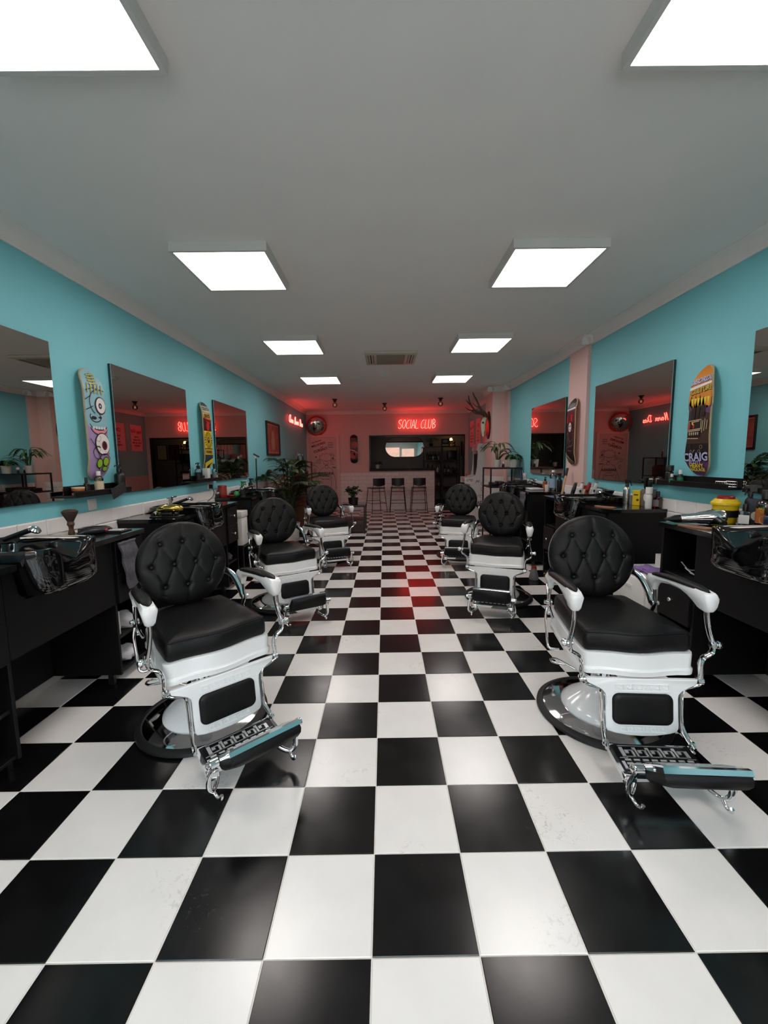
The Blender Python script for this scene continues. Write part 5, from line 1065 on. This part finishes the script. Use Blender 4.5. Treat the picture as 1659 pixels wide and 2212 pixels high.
for k in range(3): t = thing('tool_caddy' if k == 0 else 'shears', ['black caddy crammed with tools near the far worktop end', 'pair of blue handled shears standing in the caddy', 'pair of silver shears standing in the caddy'][k], 'caddy' if k == 0 else 'scissors', (2.12+.03*k, 6.22, ZR)); obj('body', MB().rbox(-.09, .09, -.06, .06, .0005, .10, .006) if k == 0 else MB().tube([(-.01, 0, .101), (-.03, .0, .25)], .008, 8), [M_blackp, mat('blue handle', (60, 90, 130), .4), M_steel][k], t)
t = thing('wooden_pole', 'wooden broom pole with black tip leaning by the pink pillar', 'pole', (1.955, 4.76, 0)); obj('shaft', MB().tube([(0, 0, .005), (.305, .205, 1.17)], .0125, 12), mat('varnished pine', (196, 156, 104), .4, var=.12, vscale=12), t); obj('tip', MB().tube([(.305, .205, 1.17), (.329, .221, 1.262)], .0145, 12), M_blackp, t)
tag(obj('floor_cord', MB().tube(spline([(1.86, 3.9, .30), (1.80, 3.86, .10), (1.74, 3.80, .008), (1.62, 3.66, .006), (1.60, 3.50, .006), (1.72, 3.42, .006), (1.85, 3.50, .006), (1.80, 3.62, .006)], 6), .0045, 6), M_blackp), 'black cord looping on the tiles below the clippers station', 'cord')
t = thing('mini_vacuum', 'small grey hand vacuum with red top on the tiles', 'vacuum', (1.76, 4.58, 0)); obj('body', MB().lathe([(0, .0005), (.05, .0005), (.055, .02), (.03, .13), (0, .13)], 20), M_grey, t); obj('top', MB().lathe([(0, .13), (.031, .13), (.026, .155), (0, .16)], 20), M_red, t)
# ================================================================ plants, lounge, bar
M_leaf = mat('deep green leaf', (52, 84, 40), 0.4, var=0.3, vscale=14); M_leafd = mat('dark leaf', (34, 56, 32), 0.4, var=0.3, vscale=14); M_stem = mat('plant stem', (74, 96, 50), 0.5, var=0.2); M_potw = mat('white glazed pot', (218, 214, 206), 0.3, var=0.02); M_soil = mat('soil', (40, 30, 24), 0.95, var=0.3, vscale=40)
def pot(t, r, h, m, taper=.78):
    obj('pot', MB().lathe([(0, 0), (r*taper, 0), (r*(taper+.02), .004), (r, h), (r*.94, h), (r*.90, h*.85)], 28, cap=False).lathe([(0, .0002), (r*taper, .0002)], 28, cap=False), m, t, sm=50)
    obj('soil', MB().lathe([(r*.91, h*.86), (r*.5, h*.88), (.001, h*.9)], 24, cap=False), M_soil, t)
def blade(base, ang, length, lift, droop, w, n=7, fold=.25):
    """one arching leaf, widest in the middle"""
    d = Vector((math.cos(ang), math.sin(ang), 0)); s = Vector((-d.y, d.x, 0)); rows = []
    for i in range(n+1):
        t = i/n; c = Vector(base)+d*(length*t*(1-.12*t))+Vector((0, 0, lift*t-droop*t*t))
        ww = w*math.sin(PI*min(1, .08+.92*t))**.8*(1 if t < .98 else .2); rows.append([c-s*ww+Vector((0, 0, ww*fold)), c, c+s*ww+Vector((0, 0, ww*fold))])
    return rows
def leafobj(name, rows, m, par): return obj(name, MB().loft(rows, cap=False, closed=False), m, par, sm=80, fixn=False)
def leafy(name, label, loc, r, h, mp, n, L, lift, droop, w, seed, m=None, cat='plant', group='potted plants'):
    rnd = random.Random(seed); t = thing(name, label, cat, loc, group=group); pot(t, r, h, mp)
    for k in range(n):
        a = 2*PI*k/n*2.4+rnd.uniform(-.3, .3); q = rnd.uniform(.65, 1.1); st = rnd.uniform(.05, .9)
        b = (r*.3*math.cos(a), r*.3*math.sin(a), h*.85); tip = (b[0]+L*.12*math.cos(a), b[1]+L*.12*math.sin(a), h*.85+lift*st)
        st_o = obj('stem', MB().tube([b, tip], .003, 5), M_stem, t); leafobj('leaf', blade(tip, a, L*q, lift*(1-st*.8)*q, droop*q, w*q), m or M_leaf, t)
    return t
leafy('potted_plant', 'arching leafy plant in a white pot on the black rack', (2.035, 7.18, 1.2365), .062, .13, M_potw, 28, .32, .36, .26, .026, 3)
t = leafy('potted_plant', 'low trailing ivy in a white pot on the black rack', (2.255, 6.985, 1.2365), .072, .135, M_potw, 44, .15, .12, .12, .024, 5)
for k in range(4):
    q = spline([(.05, -.02*k, .13), (.12+.02*k, -.03, .16+.02*k), (.155, .0+.02*k, .12), (.14, .02*k, .05)], 4); v = obj('vine', MB().tube(q, .0025, 5), M_stem, t)
    for i in range(1, len(q), 2): leafobj('leaf', blade(q[i], k+i, .045, .01, .02, .014, 4), M_leaf, v)
for k, (x, y) in enumerate(((2.10, 7.03), (2.135, 7.20))):
    f = thing('figurine', ['small black and white figurine beside the ivy pot', 'small black and white figurine beside the arching plant'][k], 'figurine', (x, y, 1.2365)); obj('body', MB().lathe([(0, 0), (.016, 0), (.018, .03), (.012, .055), (0, .055)], 14), M_blackp, f); obj('head', MB().sphere((0, 0, .075), .024, 14, 10), M_whitep, f); obj('cap', MB().lathe([(.022, .088), (.018, .10), (0, .106)], 14), M_whitep, f)
# palm beside the far left station
t = thing('potted_palm', 'large potted palm with long fronds beside the brown sofa', 'plant', (-1.60, 7.05, 0)); pot(t, .17, .32, M_potw)
rnd = random.Random(11)
for k in range(26):
    a = 2*PI*k/26*2.39+.2; z1 = rnd.uniform(.85, 1.40); sp = rnd.uniform(.32, .50) if z1 < 1.2 else rnd.uniform(.08, .30)
    q = spline([(.03*math.cos(a), .03*math.sin(a), .27), (.08*math.cos(a), .08*math.sin(a), z1*.55), (sp*.5*math.cos(a), sp*.5*math.sin(a), z1*.9), (sp*math.cos(a), sp*math.sin(a), z1), (sp*1.45*math.cos(a), sp*1.45*math.sin(a), z1+.02)], 6)
    mb = MB().tube(q, [.008-.0055*i/(len(q)-1) for i in range(len(q))], 6)
    o0 = len(mb.v)
    for i in range(7, len(q)):
        for s in (-1, 1):
            tt = (i-7)/(len(q)-7); ln = .34*(1-.45*tt); aa = a+s*(.95-.65*tt); p = q[i]; rows = blade(p, aa, ln, .20*(1-.5*tt), .15, .0125, 4, .4); mb.loft(rows, cap=False, closed=False)
    for i, v in enumerate(mb.v): mb.v[i] = (max(v[0], -.44+.01*((i*7) % 3)), max(v[1], -.57), v[2])
    obj('frond', mb, M_leaf if k % 2 else M_leafd, t, sm=80, fixn=False)
# brown leather sofa
M_brown = mat('brown leather', (98, 54, 32), 0.42, var=0.25, vscale=9, bump=0.25, bscale=120)
t = thing('sofa', 'worn brown leather sofa against the teal wall', 'sofa', (-1.60, 8.37, 0))
obj('base', MB().rbox(-.42, .42, -.85, .85, .06, .30, .03), M_brown, t); obj('backrest', MB().rbox(-.44, -.20, -.85, .85, .30, .80, .07, 3), M_brown, t)
for s in (-1, 1):
    obj('arm', MB().rbox(-.42, .42, s*.86-.09, s*.86+.09, .06, .60, .06, 3), M_brown, t); obj('seat_cushion', MB().rbox(-.20, .43, s*.385-.38, s*.385+.38, .30, .45, .05, 3), M_brown, t)
    for q in (-1, 1): obj('foot', MB().lathe([(.025, 0), (.03, .06), (0, .06)], 12, (q*.36, s*.78, 0)), M_blackm, t)
# side table + jade plant
t = thing('side_table', 'low black metal side table with a dark lower box', 'table', (-.56, 7.95, 0))
mb = MB().box(-.235, .235, -.30, .30, .535, .55); obj('top', mb, glass('smoked glass', (90, 84, 82), .3), t, sm=0)
for sx in (-1, 1):
    for sy in (-1, 1): obj('leg', MB().box(sx*.225-.011, sx*.225+.011, sy*.29-.011, sy*.29+.011, 0, .534), M_blackm, t, sm=0)
for sy in (-1, 1): obj('rail', MB().box(-.214, .214, sy*.29-.01, sy*.29+.01, .51, .53), M_blackm, t, sm=0)
for sx in (-1, 1): obj('rail', MB().box(sx*.225-.01, sx*.225+.01, -.279, .279, .51, .53), M_blackm, t, sm=0)
obj('lower_box', MB().rbox(-.213, .213, -.278, .278, .05, .25, .004), mat('dark walnut', (44, 28, 24), .4, var=.2), t)
t = thing('potted_plant', 'bushy jade plant in a round black pot on the side table', 'plant', (-.555, 7.86, .5505), group='potted plants'); pot(t, .10, .12, M_blackp, .82)
rnd = random.Random(4)
for k in range(14):
    a = 2*PI*k/14*3; tip = (.13*math.cos(a)*(.35+.65*(k % 3)/2), .13*math.sin(a)*(.35+.65*(k % 2)), .20+.05*((k*2) % 3)); st = obj('branch', MB().tube([(.01*math.cos(a), .01*math.sin(a), .10), tip], .006, 6), M_stem, t)
    for j in range(11): leafobj('leaf', blade(tip, a+j*.57+rnd.uniform(-.2, .2), rnd.uniform(.06, .09), rnd.uniform(-.02, .06), .01, .021, 4), M_leafd, st)
# racks: thin square-section frames
def rack(label, x0, x1, y0, y1, zs, ztop, cat='shelf', b=.011):
    t = thing('metal_rack', label, cat, ((x0+x1)/2, (y0+y1)/2, 0), group='black metal racks'); hx, hy = (x1-x0)/2, (y1-y0)/2
    for sx in (-1, 1):
        for sy in (-1, 1): obj('post', MB().box(sx*(hx-b)-b, sx*(hx-b)+b, sy*(hy-b)-b, sy*(hy-b)+b, 0, ztop), M_blackm, t, sm=0)
    for z in zs: obj('shelf', MB().box(-hx+2*b, hx-2*b, -hy+2*b, hy-2*b, z-.016, z).box(-hx+2*b, hx-2*b, -hy, -hy+2*b, z-.024, z).box(-hx+2*b, hx-2*b, hy-2*b, hy, z-.024, z).box(-hx, -hx+2*b, -hy+2*b, hy-2*b, z-.024, z).box(hx-2*b, hx, -hy+2*b, hy-2*b, z-.024, z), M_blackm, t, sm=0)
    return t
rack('black metal rack carrying two plants in white pots', 1.83, 2.365, 6.85, 7.40, (.30, .92, 1.236), 1.236)
rack('slim black metal rack between the sofa and painted door', -2.06, -1.73, 9.35, 10.15, (.10, .52, .935, 1.37), 1.372)
tag(obj('black_printer', MB().rbox(-2.02, -1.77, 9.45, 9.85, .9355, 1.16, .02).rbox(-2.0, -1.80, 9.47, 9.83, 1.155, 1.19, .01), M_blackp), 'boxy black appliance on the slim metal rack', 'appliance')
tag(obj('grey_bin', MB().loft([[(-1.9+sx*w, 9.75+sy*w*1.2, z) for sx, sy in ((-1, -1), (1, -1), (1, 1), (-1, 1))] for w, z in ((.12, .5205), (.14, .76), (.145, .76))]), M_grey), 'grey bin standing on the slim metal rack', 'bin')
tag(obj('glass_vase', MB().lathe([(0, .0005), (.06, .0005), (.075, .06), (.06, .16), (.072, .20)], 20, (-1.9, 9.6, 1.3705), cap=False), G_clear), 'clear glass vase on top of the slim metal rack', 'vase')
for k in range(4): tag(obj('black_case', MB().rbox(1.90+.11*k, 1.995+.11*k, 7.0, 7.25, .9205, .975+.02*(k % 2), .004), M_blackp), ['small black case on the rack shelf, nearest the post', 'low black case on the rack shelf, second from the post', 'small black case on the rack shelf, third from the post', 'low black case on the rack shelf, nearest the wall'][k], 'case', 'black cases on the rack')
# bar stools
def stool(x, y, deg, label):
    t = thing('bar_stool', label, 'stool', (x, y, 0), math.radians(deg), 'bar stools')
    obj('seat', MB().rbox(-.19, .19, -.18, .20, .635, .662, .012), M_blackp, t)
    obj('backrest', MB().grid(lambda u, v: (-.165+.33*u, -.215-.03*math.cos(PI*(u-.5)), .735+.175*v-(.035*math.sin(PI*u) if v < .5 else 0)*(1-v)), 10, 4).grid(lambda u, v: (-.165+.33*u, -.203-.03*math.cos(PI*(u-.5)), .735+.175*v-(.035*math.sin(PI*u) if v < .5 else 0)*(1-v)), 10, 4), M_blackp, t, sm=60)
    for s in (-1, 1):
        obj('leg', MB().tube([(s*.165, -.165, .64), (s*.215, -.24, 0.004)], .009, 8), M_blackm, t); obj('leg', MB().tube([(s*.165, .185, .64), (s*.215, .25, 0.004)], .009, 8), M_blackm, t); obj('back_post', MB().tube([(s*.155, -.17, .64), (s*.155, -.205, .80)], .008, 8), M_blackm, t)
        obj('side_rail', MB().tube([(s*.196, -.213, .25), (s*.196, .224, .25)], .007, 8), M_blackm, t)
    obj('foot_rail', MB().tube([(-.192, .218, .29), (.192, .218, .29)], .008, 8), M_blackm, t); obj('rear_rail', MB().tube([(-.196, -.213, .25), (.196, -.213, .25)], .007, 8), M_blackm, t); obj('seat_rail', MB().tube([(-.178, -.183, .56), (.178, -.183, .56)], .007, 8), M_blackm, t)
stool(-.17, 10.88, 22, 'black bar stool standing askew, nearest the side table'); stool(.405, 10.9, 0, 'black bar stool between the two others at the bar'); stool(.967, 10.9, 0, 'black bar stool nearest the bar doorway')
# white doodled arcade machine against the right wall
M_arc = mat('white arcade laminate', (216, 212, 210), .4, var=.02)
t = thing('arcade_machine', 'white upright arcade machine covered in line doodles', 'arcade machine', (0, 0, 0)); t.location = (2.15, 9.25, 0)
prof = [(1.94, 0), (2.37, 0), (2.37, 1.72), (2.115, 1.72), (2.078, 1.59), (2.11, 1.54), (2.09, 1.20), (2.06, 1.03), (1.94, .985), (1.82, .99), (1.82, .855), (1.94, .83)]
for y0, y1 in ((9.0, 9.03), (9.47, 9.50)): obj('side_panel', MB().prism([(a-2.15, b) for a, b in prof], y0-9.25, y1-9.25, 'Y'), M_arc, t, sm=0)
obj('control_deck', MB().rbox(1.835-2.15, 2.06-2.15, -.22, .22, .90, .975, .004), M_arc, t); obj('front_panel', MB().box(1.955-2.15, 1.975-2.15, -.22, .22, .02, .90), M_arc, t, sm=0); obj('screen', MB().box(2.115-2.15, 2.13-2.15, -.22, .22, 1.03, 1.50), K_black, t, sm=0); obj('back_panel', MB().box(2.34-2.15, 2.36-2.15, -.22, .22, .02, 1.70), M_arc, t, sm=0); obj('marquee', MB().box(2.10-2.15, 2.12-2.15, -.22, .22, 1.57, 1.70), K_pink, t, sm=0)
j = obj('joystick', MB().tube([(-.24, .02, .97), (-.24, .02, 1.03)], .006, 8).sphere((-.24, .02, 1.04), .016, 12, 8), K_red, t); obj('button', MB().cyl((-.20, -.1, .972), .014, .01, 14), K_black, t)
rnd = random.Random(8); L_ = []
for k in range(12):
    cx, cz = 2.05-2.15+rnd.uniform(0, .22), rnd.uniform(.25, .92); r = rnd.uniform(.015, .05)
    L_.append(arc(cx, cz, r, 0, rnd.choice([360, 270, 200]), 10, r*rnd.uniform(.6, 1.4))) if k % 3 else L_.append([(cx-r, cz-r), (cx, cz+r), (cx+r, cz-r*.5), (cx+1.6*r, cz+r)])
L_ += [star(1.97-2.15, .92, .03)+[star(1.97-2.15, .92, .03)[0]], [(1.87-2.15, .93), (1.93-2.15, .95), (1.93-2.15, .92), (1.87-2.15, .90), (1.87-2.15, .93)], [(2.02-2.15, .3), (2.10-2.15, .55), (2.16-2.15, .6)]]
print_on('doodles', poly_bm(stroke_polys(L_, .007)), lambda a, b: (a, -.2506, b), K_inkd, t); print_on('lettering', place2d(text_bm('GAD', .09), .1, 2.13-2.15, .42), lambda a, b: (a, -.2506, b), K_inkd, t); print_on('lettering', place2d(text_bm('PLAY', .05), .1, 2.22-2.15, 1.63), lambda a, b: (a, -.2506, b), K_maroon, t)
# ---- behind the bar
for x, y, lb in ((.62, 12.35, 'round downlight in the dark bar ceiling, nearer the bar ledge'), (.85, 13.0, 'round downlight in the dark bar ceiling, nearer the oval mirror'), (2.6, 12.5, 'round downlight in the dark bar ceiling beside the bottle rack')):
    t = thing('downlight', lb, 'ceiling light', (x, y, ZC-.06), group='bar downlights'); obj('ring', MB().lathe([(.085, -.0005), (.085, -.012), (.068, -.014), (.066, -.004), (.066, -.0005)], 28, cap=False), M_whitep, t); obj('lens', MB().lathe([(.0665, -.006), (.001, -.007)], 28, cap=False), emit('downlight lens', (1.0, .9, .78), 16.0), t)

t = thing('oval_mirror', 'pill-shaped mirror on the dark wall behind the bar', 'mirror', (.73, 13.6, 1.80))
pill = [(.315*sg+.315*math.cos(a), .315*math.sin(a)) for sg, a0 in ((1, -90), (-1, 90)) for a in [math.radians(a0+180*i/16) for i in range(17)]]
obj('rim', MB().prism([(x*1.03, z*1.05) for x, z in pill], -.02, -.001, 'Y'), M_blackm, t, sm=30); obj('glass', MB().prism(pill, -.026, -.0205, 'Y'), M_mirror, t, sm=30)
rk = rack('tall black metal rack of bottles behind the bar', 1.33, 2.44, 13.0, 13.45, (.08, .50, .94, 1.375, 1.795), 1.80); obj('mid_post', MB().box(-.035, .035, -.20, -.16, 0, .4), M_blackm, rk, sm=0); obj('mid_post', MB().box(-.035, .035, -.225, -.203, .0, 1.80), M_blackm, rk, sm=0)
G_dark = mat('dark bottle glass', (26, 16, 14), .12, var=.05); G_darkg = mat('dark green bottle glass', (20, 28, 20), .12, var=.05)
def wine(x, y, z, h, r, m, lab, label):
    t = thing('liquor_bottle', label, 'bottle', (x, y, z), group='bottles behind the bar'); obj('body', MB().lathe([(0, .0005), (r, .0005), (r, h*.55), (r*.85, h*.63), (r*.34, h*.72), (r*.30, h*.93), (0, h*.93)], 18), m, t, sm=60); obj('cap', MB().lathe([(0, h*.90), (r*.36, h*.90), (r*.36, h), (0, h)], 14), M_blackp, t); obj('label_band', MB().lathe([(r*1.02, h*.15), (r*1.02, h*.42)], 18, cap=False), lab, t, sm=60)
for i, (x, z, h, m, l, lb) in enumerate(((1.44, 1.3755, .26, G_dark, K_maroon, 'dark red labelled bottle on the upper bar shelf, at its end'), (1.53, 1.3755, .25, G_dark, K_brown, 'brown labelled bottle on the upper bar shelf'), (1.62, 1.3755, .26, G_clear, K_bone, 'clear bottle with bone label on the upper bar shelf'), (1.70, 1.3755, .25, G_darkg, K_teal, 'petrol labelled bottle on the upper bar shelf'), (1.80, 1.3755, .25, G_clear, K_grey, 'clear bottle with grey label on the upper bar shelf'), (1.45, .9405, .30, G_dark, K_black, 'black labelled bottle on the middle bar shelf'), (1.60, .9405, .29, G_darkg, K_white, 'green bottle with white label on the middle bar shelf'), (1.765, .9405, .33, G_clear, K_white, 'tall clear bottle with white label on the middle bar shelf'), (2.0, .9405, .29, G_dark, K_grey, 'dark bottle with grey label on the middle bar shelf'), (2.115, .9405, .29, G_dark, K_bone, 'dark bottle with bone label on the middle bar shelf'), (1.50, .5005, .30, G_dark, K_maroon, 'dark red labelled bottle on the low bar shelf'), (1.80, .5005, .34, G_clear, K_gold, 'clear bottle with ochre label on the low bar shelf'))):
    wine(x, 13.18, z, h, .038, m, l, lb)
tag(obj('speaker_box', MB().rbox(2.09, 2.36, 13.12, 13.36, 1.3755, 1.66, .01), M_blackp), 'square black box on the upper bar shelf', 'box')
leafy('potted_plant', 'spidery dark plant on top of the bar rack', (1.56, 13.2, 1.7955), .07, .10, M_blackp, 18, .28, .22, .18, .014, 21, M_leafd)
leafy('potted_plant', 'dark leafy plant on the middle bar shelf', (2.30, 13.2, .9405), .06, .09, M_blackp, 16, .12, .12, .10, .02, 22, M_leafd)
t = leafy('potted_plant', 'trailing plant in a white pot on the bar ledge', (-.135, 11.55, 1.1495), .062, .115, M_potw, 18, .17, .12, .14, .022, 23, M_leafd)
t = thing('framed_sign', 'small black framed sign on top of the bar rack', 'picture', (2.01, 13.15, 1.7955)); obj('frame', MB().box(-.135, .135, -.01, .01, 0, .24), K_black, t, sm=0); print_on('emblem', poly_bm([ell(0, .16, .08, .05)]), lambda a, b: (a, -.0106, b), K_grey, t); print_on('plate', poly_bm([[(-.1, .02), (.1, .02), (.1, .06), (-.1, .06)]]), lambda a, b: (a, -.0106, b), K_bone, t)
t = thing('shelf_lamp', 'small warm lamp glowing on top of the bar rack', 'lamp', (2.20, 13.22, 1.7955)); obj('base', MB().lathe([(0, 0), (.04, 0), (.03, .03), (.012, .05), (.012, .20), (0, .20)], 16), mat('brass', (160, 120, 60), .3, metal=1.0), t); obj('shade', MB().lathe([(.05, .19), (.03, .26), (0, .262)], 20), emit('warm lamp shade', (1.0, .5, .14), 10.0), t)
t = thing('figurine', 'small dark bust standing beside the warm shelf lamp', 'figurine', (2.30, 13.2, 1.7955)); obj('bust', MB().lathe([(0, 0), (.04, 0), (.045, .03), (.02, .07), (.035, .10), (.04, .13), (.028, .165), (0, .18)], 18), mat('dark bronze', (54, 40, 26), .4), t)
for k, (x, w, h, m, lb) in enumerate(((2.75, .17, .24, K_maroon, 'red framed print on the wall behind the bar'), (3.15, .17, .25, K_bone, 'pale framed print on the wall behind the bar'), (3.55, .17, .24, K_red, 'crimson framed print on the wall behind the bar'))):
    t = thing('framed_print', lb, 'picture', (x, 13.6, 1.72), group='framed prints behind the bar'); mb = MB().box(-w, w, -.02, -.001, h-.02, h).box(-w, w, -.02, -.001, -h, -h+.02).box(-w, -w+.02, -.02, -.001, -h+.02, h-.02).box(w-.02, w, -.02, -.001, -h+.02, h-.02); obj('frame', mb, M_blackm, t, sm=0); obj('print', MB().box(-w+.02, w-.02, -.008, -.002, -h+.02, h-.02), m, t, sm=0)
